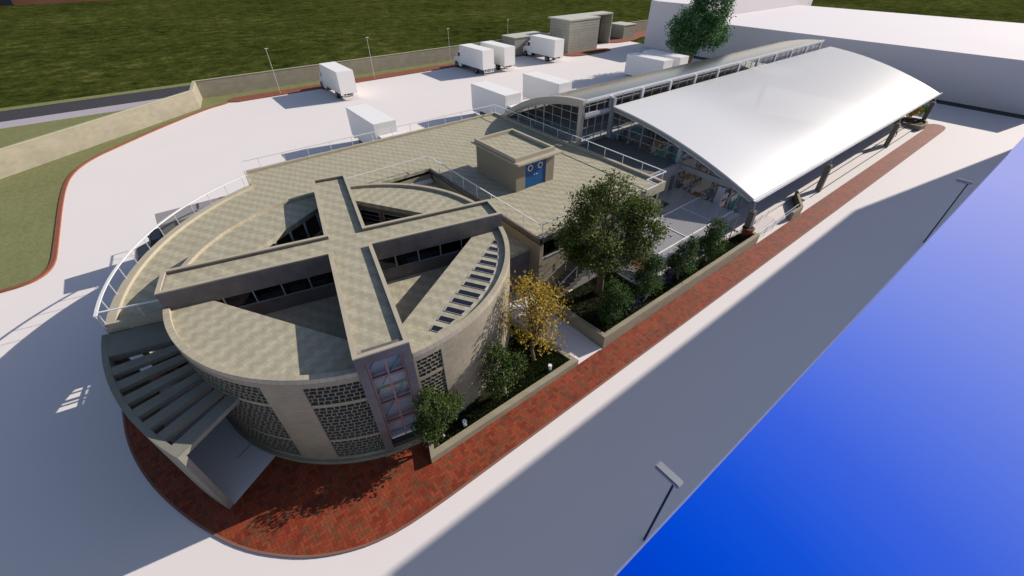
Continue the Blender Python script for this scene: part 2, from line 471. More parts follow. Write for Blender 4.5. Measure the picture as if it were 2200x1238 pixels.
# ------------------------------------------------------------------ mesh helpers
class MB:
    def __init__(s):
        s.v, s.f, s.mi = [], [], []
        s.cur = 0

    def add(s, vs, fs):
        o = len(s.v)
        s.v += [tuple(p) for p in vs]
        for f in fs:
            s.f.append([i + o for i in f])
            s.mi.append(s.cur)
        return s

    def box(s, x0, x1, y0, y1, z0, z1):
        return s.prism([(x0, y0), (x1, y0), (x1, y1), (x0, y1)], z0, z1)

    def prism(s, poly, z0, z1):
        n = len(poly)
        vs = [(x, y, z0) for x, y in poly] + [(x, y, z1) for x, y in poly]
        fs = [list(range(n - 1, -1, -1)), list(range(n, 2 * n))]
        fs += [[i, (i + 1) % n, n + (i + 1) % n, n + i] for i in range(n)]
        return s.add(vs, fs)

    def sheet(s, poly, z):
        return s.add([(x, y, z) for x, y in poly], [list(range(len(poly)))])

    def ring(s, outer, inner, z0, z1):
        n = len(outer)
        vs = [(x, y, z0) for x, y in outer] + [(x, y, z1) for x, y in outer] + [(x, y, z0) for x, y in inner] + [(x, y, z1) for x, y in inner]
        fs = []
        for i in range(n):
            j = (i + 1) % n
            fs += [[i, j, n + j, n + i], [2 * n + j, 2 * n + i, 3 * n + i, 3 * n + j], [n + i, n + j, 3 * n + j, 3 * n + i], [j, i, 2 * n + i, 2 * n + j]]
        return s.add(vs, fs)

    def arc(s, c, r0, r1, a0, a1, z0, z1, n=None):
        if n is None:
            n = max(2, int(abs(a1 - a0) / 2.5) + 1)
        A = [R(a0 + (a1 - a0) * i / n) for i in range(n + 1)]
        o = [(c[0] + r1 * math.cos(a), c[1] + r1 * math.sin(a)) for a in A]
        i_ = [(c[0] + r0 * math.cos(a), c[1] + r0 * math.sin(a)) for a in A]
        return s.prismstrip(o, i_, z0, z1)

    def prismstrip(s, o, i_, z0, z1):
        n = len(o)
        vs = [(x, y, z0) for x, y in o] + [(x, y, z1) for x, y in o] + [(x, y, z0) for x, y in i_] + [(x, y, z1) for x, y in i_]
        fs = [[0, n, 3 * n, 2 * n], [n - 1, 3 * n - 1, 4 * n - 1, 2 * n - 1]]
        for k in range(n - 1):
            fs += [[k, k + 1, n + k + 1, n + k], [2 * n + k + 1, 2 * n + k, 3 * n + k, 3 * n + k + 1],
                   [n + k, n + k + 1, 3 * n + k + 1, 3 * n + k], [k + 1, k, 2 * n + k, 2 * n + k + 1]]
        return s.add(vs, fs)

    def beam(s, p, q, w, h, up=(0, 0, 1)):
        p, q = Vector(p), Vector(q)
        d = (q - p).normalized()
        u = Vector(up)
        if abs(d.dot(u)) > 0.98:
            u = Vector((1, 0, 0))
        sd_ = d.cross(u).normalized() * w / 2
        uu = sd_.cross(d).normalized() * h / 2
        vs = [p - sd_ - uu, p + sd_ - uu, p + sd_ + uu, p - sd_ + uu, q - sd_ - uu, q + sd_ - uu, q + sd_ + uu, q - sd_ + uu]
        return s.add(vs, [[0, 1, 2, 3], [7, 6, 5, 4], [0, 4, 5, 1], [1, 5, 6, 2], [2, 6, 7, 3], [3, 7, 4, 0]])

    def tube(s, pts, rad, n=6):
        pts = [Vector(p) for p in pts]
        rads = rad if isinstance(rad, (list, tuple)) else [rad] * len(pts)
        rows = []
        for k, p in enumerate(pts):
            d = (pts[min(k + 1, len(pts) - 1)] - pts[max(k - 1, 0)]).normalized()
            u = Vector((0, 0, 1)) if abs(d.z) < 0.9 else Vector((1, 0, 0))
            a = d.cross(u).normalized()
            b = a.cross(d).normalized()
            rows.append([p + (a * math.cos(2 * math.pi * i / n) + b * math.sin(2 * math.pi * i / n)) * rads[k] for i in range(n)])
        vs = [v for r in rows for v in r]
        fs = [list(range(n)), list(range((len(rows) - 1) * n, len(rows) * n))]
        for k in range(len(rows) - 1):
            for i in range(n):
                j = (i + 1) % n
                fs.append([k * n + i, k * n + j, (k + 1) * n + j, (k + 1) * n + i])
        return s.add(vs, fs)

    def cyl(s, c, r, z0, z1, n=16, r1=None):
        return s.tube([(c[0], c[1], z0), (c[0], c[1], z1)], [r, r if r1 is None else r1], n)

    def build(s, name, m, parent=None, smooth=False, bevel=0.0, recalc=True):
        me = bpy.data.meshes.new(name)
        off = Vector(parent_loc(parent)) if parent else Vector((0, 0, 0))
        me.from_pydata([tuple(Vector(p) - off) for p in s.v], [], s.f)
        ms = m if isinstance(m, (list, tuple)) else [m]
        for x in ms:
            me.materials.append(x)
        if len(ms) > 1:
            me.polygons.foreach_set('material_index', s.mi)
        if recalc:
            b = bmesh.new()
            b.from_mesh(me)
            bmesh.ops.recalc_face_normals(b, faces=b.faces)
            if bevel:
                bmesh.ops.bevel(b, geom=[e for e in b.edges if e.calc_face_angle(0) > 0.6], offset=bevel, segments=2, affect='EDGES', clamp_overlap=True)
            b.to_mesh(me)
            b.free()
        if smooth:
            me.polygons.foreach_set('use_smooth', [True] * len(me.polygons))
        o = bpy.data.objects.new(name, me)
        COL.objects.link(o)
        if parent:
            o.parent = parent
        return o


def parent_loc(p):
    v = Vector((0, 0, 0))
    while p:
        v += p.location
        p = p.parent
    return v


def tag(o, label=None, cat=None, group=None, kind=None):
    if label: o['label'] = label
    if cat: o['category'] = cat
    if group: o['group'] = group
    if kind: o['kind'] = kind
    return o


def thing(name, label, cat, loc=(0, 0, 0), group=None):
    o = bpy.data.objects.new(name, None)
    COL.objects.link(o)
    o.empty_display_size = 0.3
    o.location = loc
    return tag(o, label, cat, group)


def copy_tree(o, parent=None):
    c = o.copy()
    COL.objects.link(c)
    if parent:
        c.parent = parent
    for ch in list(o.children):
        copy_tree(ch, c)
    return c


def struct(o):
    o['kind'] = 'structure'
    return o


C = (4.48, 19.42)
ex = (math.cos(A12), -math.sin(A12))
ey = (math.sin(A12), math.cos(A12))


def L(x, y):
    """drum coordinates (turned 12.9 degrees) to world"""
    return (C[0] + ex[0] * x + ey[0] * y, C[1] + ex[1] * x + ey[1] * y)


def LP(*pts):
    return [L(*p) for p in pts]


def arcpts(c, r, a0, a1, n):
    return [(c[0] + r * math.cos(R(a0 + (a1 - a0) * i / n)), c[1] + r * math.sin(R(a0 + (a1 - a0) * i / n))) for i in range(n + 1)]


def edge_y(x):
    return 1.66 - 0.0066 * (x - 6)


# ------------------------------------------------------------------ ground and roads
b = MB()
b.prism([(-2500, 4.0), (97, 4.0), (97.5, edge_y(98)), (3000, -18.0), (3000, 3000), (-2500, 3000)], -0.85, -0.08)
struct(b.build('field', M_field))
b = MB()
b.prism([(-70, edge_y(-70)), (98, edge_y(98)), (98, 80.2), (-8, 80.2), (-70, 50)], -0.9, 0.0)
struct(b.build('ground', M_ground))
b = MB()
b.prism([(63.4, -70), (190, -70), (190, -4.3), (63.4, -4.3)], -1.0, -0.02)
struct(b.build('neighbour_ground', M_ground))
# lawn on the left, bounded by the brick kerb
KL = [(-60, 39.3), (-14.34, 39.35), (-13.3, 39.3), (-12.5, 39.6), (-11.98, 40.4), (-11.76, 41.6), (-11.74, 44), (-11.74, 52.9), (-11.6, 57.5), (-11.25, 60.6),
      (-10.4, 63.2), (-9.1, 65.4), (-7.4, 67.25), (-2.93, 71.94), (2.5, 76.9), (5.0, 78.7), (6.4, 79.2), (7.2, 79.9)]
KB = [(7.7, 80.25), (98, 80.25)]
b = MB()
b.prism(KL + KB + [(98, 85.0), (-60, 85.0)], -0.05, 0.05)
struct(b.build('lawn', M_lawn))
b = MB()


def offset_line(pts, d):
    out = []
    for k, p in enumerate(pts):
        a = Vector(pts[max(k - 1, 0)]); c = Vector(pts[min(k + 1, len(pts) - 1)])
        t = (c - a).normalized()
        out.append((p[0] + t.y * d, p[1] - t.x * d))
    return out


def smooth_line(pts, it=2):
    for _ in range(it):
        q = [pts[0]]
        for a, c in zip(pts, pts[1:]):
            q += [(a[0] * .75 + c[0] * .25, a[1] * .75 + c[1] * .25), (a[0] * .25 + c[0] * .75, a[1] * .25 + c[1] * .75)]
        q.append(pts[-1])
        pts = q
    return pts


ks = smooth_line(KL, 2)
b.prismstrip(offset_line(ks, 0.3), ks, -0.04, 0.12)
b.prism([(7.35, 79.75), (8.6, 79.05), (98, 79.05), (98, 81.75), (8.3, 81.75), (7.6, 81.2)], -0.04, 0.125)
struct(b.build('kerb', M_kerb))
b = MB(); b.sheet([(-90, 85), (120, 85), (120, 88.7), (-90, 88.7)], 0.04)
struct(b.build('pavement', M_pave))
b = MB(); b.sheet([(-90, 88.7), (120, 88.7), (120, 95.3), (-90, 95.3)], 0.0)
struct(b.build('road', M_asphalt))
b = MB(); b.sheet([(-90, 95.3), (120, 95.3), (120, 97.4), (-90, 97.4)], 0.03)
struct(b.build('grass_verge', M_lawn))

# brick plaza and path
PO = [(-8.1, 24.5), (-8.05, 21.47), (-7.98, 20.10), (-7.77, 18.73), (-7.45, 17.4), (-7.07, 16.2), (-6.55, 14.9), (-5.99, 13.7), (-5.46, 12.75), (-4.93, 11.86),
      (-4.26, 10.98), (-3.57, 10.27), (-2.87, 9.65), (-2.14, 9.16), (-1.35, 8.75), (-0.52, 8.42), (0.6, 8.18), (2.3, 8.09), (4.35, 8.08), (30, 8.09), (60, 8.1), (76.6, 8.11)]
PE = [(78.6, 8.13), (79.7, 8.35), (80.15, 8.8), (80.2, 9.3), (79.8, 9.8), (79, 10.15), (77.6, 10.35)]
outl = smooth_line(PO + PE, 1)
b = MB()
b.prism(outl + [(77.2, 9.9), (76.6, 9.75), (14.4, 9.75), (3.0, 12.0), (3, 20), (-6, 24.5)], -0.05, 0.06)
struct(b.build('brick_path', M_brick))
b = MB()
b.prismstrip(offset_line(outl, 0.09), outl, -0.03, 0.064)
struct(b.build('path_kerb', noisy('kerb_edge', (0.24, 0.12, 0.09), 0.85, 0.1, 2)))
# pale paved floor under the entrance canopy and the passage between the planters
b = MB()
b.sheet([(-4.56, 13.45), (-2.3, 14.83), (-1.5, 14.6), (0, 20), (-6, 24), (-6.9, 21), (-6.6, 19), (-6.1, 17), (-5.4, 15.1)], 0.068)
b.sheet([(12.48, 9.78), (14.5, 9.78), (14.3, 16.8), (10.5, 16.8), (12.2, 12)], 0.068)
struct(b.build('paved_floor', M_ground))
b = MB(); b.beam((-4.02, 15.65, 0.072), (-2.75, 16.35, 0.072), 0.03, 0.004)
struct(b.build('floor_joint', M_dark))

# perimeter walls
w = thing('perimeter_wall', 'long beige boundary wall with an angled corner between lawn and road', 'wall', (4, 80, 0))
b = MB()
b.prismstrip([(-60, 31.8), (3.4, 78.83), (4.49, 84.58), (130, 84.75)], [(-60, 32.1), (3.1, 78.95), (4.2, 84.85), (130, 85.0)], -0.1, 2.5)
b.build('wall', M_perim, w)
b = MB()
b.prismstrip([(-60, 31.74), (3.45, 78.79), (4.53, 84.53), (130, 84.70)], [(-60, 32.16), (3.05, 78.98), (4.15, 84.9), (130, 85.06)], 2.5, 2.58)
b.build('coping', noisy('wall_coping', (0.42, 0.40, 0.27), 0.85, 0.08, 1), w)

# ------------------------------------------------------------------ round drum building
drum = thing('round_pavilion', 'round beige pavilion crossed by four raised roof beams, with block lattice screens', 'building', (C[0], C[1], 0))
RD, RI = 8.38, 8.1
WX_, WY_ = 0.94, 1.05


def local_a(a):
    return a - 12.9


SCR = [(-168.0, -136.3), (-124.8, -110.0), (-94.9, -87.0)]      # lattice screens, world degrees
b = MB()
solid = [(-136.3, -124.8), (-87.0, 16), (16, 69), (69, 145.0), (159.0, 192.0)]
b.arc(C, RI, RD, 145, 159, 0, 2.3); b.arc(C, RI, RD, 145, 159, 3.98, 5.75); b.arc(C, RI + 0.1, RD - 0.1, 151.6, 152.4, 2.3, 3.98)
for a0, a1 in solid:
    b.arc(C, RI, RD, a0, a1, 0.0, 5.75)
b.arc(C, RI, RD, -110.0, -109.3, 0.0, 5.75); b.arc(C, RI, RD, -96.4, -94.9, 0.0, 5.75)
for a0, a1 in SCR:
    b.arc(C, RI, RD, a0, a1, 5.5, 5.75)
    b.arc(C, RI, RD, a0, a1, 0.0, 0.45)
    b.arc(C, RI + 0.1, RD - 0.02, a0, a1, 4.2, 4.4)
    b.arc(C, RI + 0.1, RD - 0.02, a0, a1, 1.67, 1.83)
b.build('wall', M_drumwall, drum)
b = MB()
b.arc(C, 8.0, 8.52, -176, -110.2, -0.02, 0.26)
b.arc(C, 8.0, 8.5, -95.6, -20, -0.02, 0.25)
b.build('plinth', M_drumwall, drum)
b = MB()
for q0, q1 in ((-102.9 + 7.4, -12.9 - 6.6), (-12.9 + 6.6, 77.1 - 7.3), (77.1 + 7.3, 167.1 - 6.6), (167.1 + 6.6, 257.1 - 7.2)):
    b.arc(C, RI + 0.02, RD, q0, q1, 5.752, 6.03)
b.build('parapet', blocks('ring_coping', (0.43, 0.38, 0.285), 0.3, 7.0, 0.5, (4.48, 19.42, 8.4)), drum, bevel=0.012)
for k, (a0, a1) in enumerate(SCR):
    b = MB()
    rows = [(4.4, 5.5, 5), (1.83, 4.2, 11), (0.45, 1.67, 6)]
    r0, r1 = RD - 0.16, RD - 0.03
    for z0, z1, n in rows:
        h = (z1 - z0) / n
        for i in range(n):
            za = z0 + i * h
            if i:
                b.arc(C, r0, r1, a0, a1, za - 0.016, za + 0.016)
            a = a0 + (0.9 if i % 2 else 0.0)
            t = i
            while a < a1:
                if a > a0 + 0.3:
                    b.arc(C, r0, r1, a - 0.11, a + 0.11, za + 0.016, za + h - 0.016, 1)
                a += (2.15, 1.5, 1.85)[(t * 7 + i * 3) % 3]
                t += 1
    b.build('lattice_screen', M_lattice, drum)
# floors and rooms inside
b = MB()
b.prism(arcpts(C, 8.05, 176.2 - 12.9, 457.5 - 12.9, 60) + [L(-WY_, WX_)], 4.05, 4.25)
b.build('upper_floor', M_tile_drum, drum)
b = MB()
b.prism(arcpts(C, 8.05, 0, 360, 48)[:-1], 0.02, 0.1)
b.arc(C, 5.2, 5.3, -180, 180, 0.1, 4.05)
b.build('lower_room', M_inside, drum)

# four roof segments between chord and rim
WX, WY = 0.94, 1.05           # half widths of the left/right beams and of the front/back beams
CH = 7.4


def seg_poly(sx, sy, r):
    """segment in drum coordinates for the quadrant with signs sx, sy"""
    p1 = (sx * (CH - WX), sy * WX)
    p2 = (sx * WY, sy * (CH - WY))
    a2 = math.atan2(sy * math.sqrt(r * r - WY * WY), sx * WY)
    a1 = math.atan2(sy * WX, sx * math.sqrt(r * r - WX * WX))
    da = a1 - a2
    while da > math.pi: da -= 2 * math.pi
    while da < -math.pi: da += 2 * math.pi
    n = 26
    return [p1, p2] + [(r * math.cos(a2 + da * i / n), r * math.sin(a2 + da * i / n)) for i in range(n + 1)]


for sx, sy in ((-1, -1), (1, -1), (1, 1), (-1, 1)):
    b = MB()
    rr = RD - 0.03 if (sx, sy) == (-1, -1) else RI + 0.02
    zt = 5.86 if (sx, sy) != (1, -1) else 5.82
    b.prism(LP(*seg_poly(sx, sy, RI + 0.02)), 5.55, zt)
    seg = b.build('roof_segment', M_tile_drum2 if sx * sy > 0 else M_tile_drum, drum)
    # wall under the chord
    b = MB()
    p1, p2 = seg_poly(sx, sy, RI)[:2]
    n_ = Vector((sx, sy)).normalized() * 0.16
    q = [p1, p2, (p2[0] + n_.x, p2[1] + n_.y), (p1[0] + n_.x, p1[1] + n_.y)]
    if (sx, sy) == (-1, 1):
        # glazed side: pale posts and a rail instead of a wall
        for i in range(7):
            t_ = 0.05 + i * 0.15
            pp = L(p1[0] + (p2[0] - p1[0]) * t_, p1[1] + (p2[1] - p1[1]) * t_)
            pb = MB(); pb.beam((*pp, 3.0), (*pp, 5.55), 0.11, 0.11); pb.build('court_post', mat('post_pale', (0.62, 0.61, 0.63), 0.5), drum)
        b.beam((*L(*p1), 4.3), (*L(*p2), 4.3), 0.1, 0.1)
        b.build('court_rail', M_rail, drum)
    else:
        b.prism(LP(*q), 4.25, 5.55)
        b.build('court_wall', M_darkwall, drum)
    # windows of the little courts
    if (sx, sy) == (1, 1):
        b = MB(); g = MB()
        nn = 4
        for i in range(nn):
            t0, t1 = 0.06 + i * 0.235, 0.06 + i * 0.235 + 0.19
            A_ = [(p1[0] + (p2[0] - p1[0]) * t, p1[1] + (p2[1] - p1[1]) * t) for t in (t0, t1)]
            o_ = -n_ * 0.12
            P_ = [L(a[0] + o_.x, a[1] + o_.y) for a in A_]
            g.beam((*P_[0], 4.85), (*P_[1], 4.85), 0.02, 0.9)
            for z in (4.4, 4.7, 5.0, 5.3):
                b.beam((*P_[0], z), (*P_[1], z), 0.06, 0.03)
            for pp in P_:
                b.beam((*pp, 4.38), (*pp, 5.32), 0.05, 0.05)
        wf = b.build('court_window', M_frame, drum)
        g.build('pane', M_glassd, wf)
# mullions of the back-left court
# skylights on the right-hand segment
SL = 9.25
for i in range(12):
    t = i / 11.0
    # centre of the slot on the line |x|+|y| = 9.25
    cx_, cy_ = 7.28 + (2.24 - 7.28) * t, -1.97 + (-7.01 + 1.97) * t
    d = (0.7071, -0.7071)       # away from the drum centre
    s_ = (-0.7071, -0.7071)     # along the chord
    def reach(px, py):
        # distance along d until radius 7.78
        bq = px * d[0] + py * d[1]
        return -bq + math.sqrt(max(bq * bq - (px * px + py * py - 7.78 ** 2), 0.0))
    hw = 0.165
    a_ = (cx_ - s_[0] * hw, cy_ - s_[1] * hw); c_ = (cx_ + s_[0] * hw, cy_ + s_[1] * hw)
    ra, rc = max(reach(*a_), 0.12), max(reach(*c_), 0.12)
    quad = [a_, (a_[0] + d[0] * ra, a_[1] + d[1] * ra), (c_[0] + d[0] * rc, c_[1] + d[1] * rc), c_]
    ctr = (sum(p[0] for p in quad) / 4, sum(p[1] for p in quad) / 4)
    inner = [(ctr[0] + (p[0] - ctr[0]) * 0.9, ctr[1] + (p[1] - ctr[1]) * 0.9) for p in quad]
    b = MB(); b.ring(LP(*quad), LP(*inner), 5.823, 5.85)
    f = b.build('skylight', mat('skylight_frame', (0.46, 0.43, 0.42), 0.6), drum)
    b = MB(); b.prism(LP(*inner), 5.824, 5.845)
    b.build('pane', mat('skylight_pane', (0.012, 0.014, 0.022), 0.08, 0, 0.6), f)

# cross of raised roof beams
YF, YB, XL, XR = -8.43, 8.3, -8.25, 8.3


def cross(i):
    x, y = WY - i, WX - i
    return [(-x, YF + i), (x, YF + i), (x, -y), (XR - i, -y), (XR - i, y), (x, y), (x, YB - i), (-x, YB - i), (-x, y), (XL + i, y), (XL + i, -y), (-x, -y)]


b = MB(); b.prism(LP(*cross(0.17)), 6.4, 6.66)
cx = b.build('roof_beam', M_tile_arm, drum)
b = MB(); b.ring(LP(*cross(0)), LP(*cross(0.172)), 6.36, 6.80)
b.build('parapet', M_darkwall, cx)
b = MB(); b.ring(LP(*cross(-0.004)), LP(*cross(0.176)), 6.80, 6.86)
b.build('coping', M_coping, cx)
# fascia walls of the beams (outer 16 cm shell), windows and sills
b = MB(); sl = MB()
runs = [((-WY, YF + 0.3), (-WY, -WX)), ((-WY, -WX), (XL, -WX)), ((XL, WX), (-WY, WX)), ((-WY, WX), (-WY, YB)),
        ((WY, YB), (WY, WX)), ((WY, WX), (XR, WX)), ((XR, -WX), (WY, -WX)), ((WY, -WX), (WY, YF + 0.3))]
for p, q in runs:
    d = Vector((q[0] - p[0], q[1] - p[1])).normalized()
    n_ = Vector((-d.y, d.x))
    mid = Vector(((p[0] + q[0]) / 2, (p[1] + q[1]) / 2))
    if (mid + n_ * 0.1).length > (mid - n_ * 0.1).length and False:
        n_ = -n_
    # n_ must point to the beam's inside
    if abs(d.x) > 0.5:
        n_ = Vector((0, -1 if mid.y > 0 else 1))
    else:
        n_ = Vector((-1 if mid.x > 0 else 1, 0))
    def off(pt, e):
        return (pt[0] + n_.x * e, pt[1] + n_.y * e)
    b.prism(LP(off(p, 0.004), off(q, 0.004), off(q, 0.14), off(p, 0.14)), 5.8, 6.362)
    sl.prism(LP(off(p, 0.02), off(q, 0.02), off(q, 0.14), off(p, 0.14)), 4.25, 5.0)
    sl.prism(LP(off(p, -0.02), off(q, -0.02), off(q, 0.16), off(p, 0.16)), 5.0, 5.03)
    fr = MB(); gl = MB()
    gl.prism(LP(off(p, 0.07), off(q, 0.07), off(q, 0.075), off(p, 0.075)), 5.05, 5.78)
    fr.beam((*L(*off(p, 0.06)), 5.045), (*L(*off(q, 0.06)), 5.045), 0.06, 0.03); fr.beam((*L(*off(p, 0.06)), 5.785), (*L(*off(q, 0.06)), 5.785), 0.06, 0.03)
    ln = Vector((q[0] - p[0], q[1] - p[1])).length
    nm = int(ln / 1.25)
    for i in range(1, nm + 1):
        t = i * 1.25
        pt = off((p[0] + d.x * t, p[1] + d.y * t), 0.05)
        fr.beam((*L(*pt), 5.03), (*L(*pt), 5.8), 0.035, 0.06)
    wf = fr.build('window_band', M_frame, drum)
    gl.build('pane', M_glassd, wf)
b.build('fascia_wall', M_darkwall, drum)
sl.build('window_sill', M_darkwall, drum)
# end walls of the left, right and back beams
for q, z in ((((XL + 0.002, -WX + 0.01), (XL + 0.16, -WX + 0.01), (XL + 0.16, WX - 0.01), (XL + 0.002, WX - 0.01)), 4.2),
             (((XR - 0.16, -WX + 0.01), (XR - 0.002, -WX + 0.01), (XR - 0.002, WX - 0.01), (XR - 0.16, WX - 0.01)), 3.4),
             (((-WY + 0.01, YB - 0.16), (WY - 0.01, YB - 0.16), (WY - 0.01, YB - 0.002), (-WY + 0.01, YB - 0.002)), 4.2)):
    b = MB(); b.prism(LP(*q), z, 6.36)
    b.build('end_wall', M_darkwall, drum)
# pale worktops seen through the window bands
for x0, x1, y in ((-6.2, -3.6, -0.6), (-3.3, -2.6, -0.6), (-2.3, -1.6, -0.6), (1.3, 2.2, -0.62), (2.7, 4.6, -0.62)):
    b = MB(); b.prism(LP((x0, y - 0.12), (x1, y - 0.12), (x1, y + 0.3), (x0, y + 0.3)), 5.0, 5.05)
    b.build('worktop', M_white, drum)

# glazed tower at the front end of the cross
tw = MB()
tw.prism(LP((-WY, YF), (-0.70, YF), (-0.70, YF + 0.42), (-WY, YF + 0.42)), 0.0, 6.36)
tw.prism(LP((0.72, YF), (WY, YF), (WY, YF + 0.42), (0.72, YF + 0.42)), 0.0, 6.36)
tw.build('tower_pier', M_darkwall, drum)
tw = MB()
tw.prism(LP((-0.70, YF + 0.012), (0.72, YF + 0.012), (0.72, YF + 0.4), (-0.70, YF + 0.4)), 6.36, 6.79)
tw.build('tower_lintel', M_darkwall, drum)
tw = MB()
tw.prism(LP((-0.70, YF + 0.012), (0.72, YF + 0.012), (0.72, YF + 0.4), (-0.70, YF + 0.4)), 0.0, 0.40)
tw.prism(LP((-1.15, YF - 0.06), (1.15, YF - 0.06), (1.15, YF + 0.2), (-1.15, YF + 0.2)), -0.02, 0.28)
tw.build('tower_base', M_drumwall, drum)
fr = MB()
yy = YF + 0.2
for x in (-0.66, 0.02, 0.68):
    fr.beam((*L(x, yy), 0.9), (*L(x, yy), 6.48), 0.05, 0.07)
for z in (5.25, 3.57, 2.2):
    fr.beam((*L(-0.68, yy), z), (*L(0.70, yy), z), 0.08, 0.05)
twf = fr.build('tower_window', M_pink, drum)
g = MB(); g.prism(LP((-0.69, yy + 0.04), (0.71, yy + 0.04), (0.71, yy + 0.046), (-0.69, yy + 0.046)), 1.0, 6.48)
g.build('pane', M_glass, twf)
b = MB()
for z in (5.2, 3.5, 2.12):
    b = MB(); b.prism(LP((-0.69, yy + 0.06), (0.71, yy + 0.06), (0.71, yy + 0.15), (-0.69, yy + 0.15)), z - 0.12, z)
    b.build('stair_landing', mat('landing_brown', (0.07, 0.055, 0.045), 0.8), drum)
b = MB()
for za, xa, zb, xb in ((5.75, -0.62, 6.55, -0.05), (5.28, 0.1, 6.1, 0.68), (4.1, -0.62, 5.15, 0.0), (3.6, 0.1, 4.7, 0.68), (2.5, -0.62, 3.5, 0.0)):
    b.beam((*L(xa, yy + 0.12), za), (*L(xb, yy + 0.12), zb), 0.035, 0.035)
b.build('handrail', M_teal, drum)
b = MB()
b.prism(LP((-0.70, yy + 0.335), (0.72, yy + 0.335), (0.72, yy + 0.38), (-0.70, yy + 0.38)), 0.4, 6.36)
b.build('stairwell_wall', noisy('stairwell_grey', (0.46, 0.44, 0.48), 0.8, 0.05, 1), drum)
b = MB(); b.prism(LP((-0.69, yy - 0.02), (0.71, yy - 0.02), (0.71, yy + 0.3), (-0.69, yy + 0.3)), 0.9, 1.0)
b.build('window_sill', M_white, drum)
b = MB(); b.prism(LP((-0.69, yy + 0.02), (0.71, yy + 0.02), (0.71, yy + 0.06), (-0.69, yy + 0.06)), 0.4, 0.9)
b.build('dark_opening', M_dark, drum)

# ------------------------------------------------------------------ main building with the roof deck
ZD = 4.45
OD = (8.27, 21.4)
RO = 14.93
deckb = thing('deck_building', 'low beige building whose tiled roof terrace wraps round behind the pavilion', 'building', (20, 28, 0))
aL = math.degrees(math.atan2(22.75 - OD[1], -6.63 - OD[0]))
aS = math.degrees(math.atan2(35.1 - OD[1], 2.35 - OD[0]))
outer = arcpts(OD, RO - 0.04, aL, aS, 30)
rimA = arcpts(C, RD + 0.004, 163.2, 69.5, 30)
lipI = L(-8.36, 0.62)
lipO = outer[0]
deck_poly = [lipO] + outer[1:] + [(2.65, 38.0), (27.5, 37.95), (27.55, 15.95), (14.8, 15.95), (14.75, 29.7), (7.45, 29.7), (7.45, 27.3)] + rimA[::-1][0:]
b = MB(); b.prism(deck_poly, 4.2, ZD)
b.build('roof_deck', M_tile_deck, deckb)
# parapets
b = MB()
b.prismstrip(arcpts(OD, RO, aL, aS, 30), arcpts(OD, RO - 0.42, aL, aS, 30), 3.9, 4.62)
b.prismstrip([(2.62, 38.03), (27.53, 37.98), (27.58, 18.4), (27.58, 15.92), (25.2, 15.92)], [(2.62, 37.75), (27.25, 37.7), (27.28, 18.4), (27.28, 16.1), (25.2, 16.1)], 3.9, 4.66)
b.beam((2.42, 35.25, 4.3), (2.62, 38.0, 4.3), 0.12, 0.7)
b.prismstrip([lipO, lipI], [(lipO[0] + 0.06, lipO[1] + 0.24), (lipI[0] + 0.06, lipI[1] + 0.24)], 4.1, 4.74)
b.build('parapet', M_coping, deckb, bevel=0.012)
b = MB()
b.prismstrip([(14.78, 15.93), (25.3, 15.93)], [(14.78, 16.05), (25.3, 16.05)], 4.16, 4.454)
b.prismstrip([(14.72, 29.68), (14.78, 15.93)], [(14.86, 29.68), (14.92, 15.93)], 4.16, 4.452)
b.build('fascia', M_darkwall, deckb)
# walls below the deck
b = MB()
b.arc(OD, RO - 0.7, RO - 0.5, 172.6, aL, 0, 4.19); b.arc(OD, RO - 0.7, RO - 0.5, aS, 167.0, 0, 4.19)
b.arc(OD, RO - 0.7, RO - 0.5, 167, 172.6, 0, 1.25); b.arc(OD, RO - 0.7, RO - 0.5, 167, 172.6, 2.75, 4.19)
b.arc(OD, RO - 0.62, RO - 0.56, 169.6, 170.0, 1.25, 2.75); b.arc(OD, RO - 0.62, RO - 0.56, 167, 172.6, 1.95, 2.03)
b.prismstrip([(2.75, 35.0), (2.75, 37.8), (27.4, 37.8), (27.4, 16.2)], [(2.95, 35.0), (2.95, 37.6), (27.2, 37.6), (27.2, 16.2)], 0, 4.19)
b.box(14.86, 15.16, 16.0, 29.6, 0, 3.95)            # wall facing the pavilion
b.box(15.162, 27.2, 16.1, 16.3, 0, 2.72)
b.box(15.162, 27.2, 16.1, 16.3, 4.0 - 0.05, 3.952)
b.box(18.6, 22.9, 16.1, 16.3, 2.722, 3.95)
b.box(24.9, 25.2, 16.1, 16.3, 2.722, 3.95)
b.box(7.45, 14.85, 29.75, 29.95, 3.4, 3.95)
b.build('wall', M_wall, deckb)
b = MB()
for x in (15.22, 16.75, 18.5, 22.98, 24.82, 25.3, 27.1):
    b.beam((x, 16.15, 2.76), (x, 16.15, 3.95), 0.06, 0.08)
b.beam((15.16, 16.12, 2.745), (27.2, 16.12, 2.745), 0.16, 0.05)
wf = b.build('window', M_frame, deckb)
g = MB(); g.box(15.17, 27.2, 16.19, 16.196, 2.77, 3.95); g.build('pane', M_glassd, wf)
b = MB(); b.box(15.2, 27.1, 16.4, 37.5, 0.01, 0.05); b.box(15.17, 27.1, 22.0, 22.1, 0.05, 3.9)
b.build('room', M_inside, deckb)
# lower terrace between pavilion and deck
b = MB()
b.prism([(11.9, 16.95), (14.86, 16.95), (14.86, 29.75), (7.45, 29.75), (7.45, 27.4)] + arcpts(C, RD - 0.1, 69, -17, 30), 3.15, 3.4)
b.build('lower_terrace', M_tile_deck, deckb)
b = MB(); b.box(11.75, 14.86, 17.0, 17.2, 0, 3.15); b.build('recess_wall', M_darkwall, deckb)
b = MB(); b.box(8.2, 14.7, 29.3, 29.7, 3.402, 3.62); b.build('ledge', M_white, deckb)

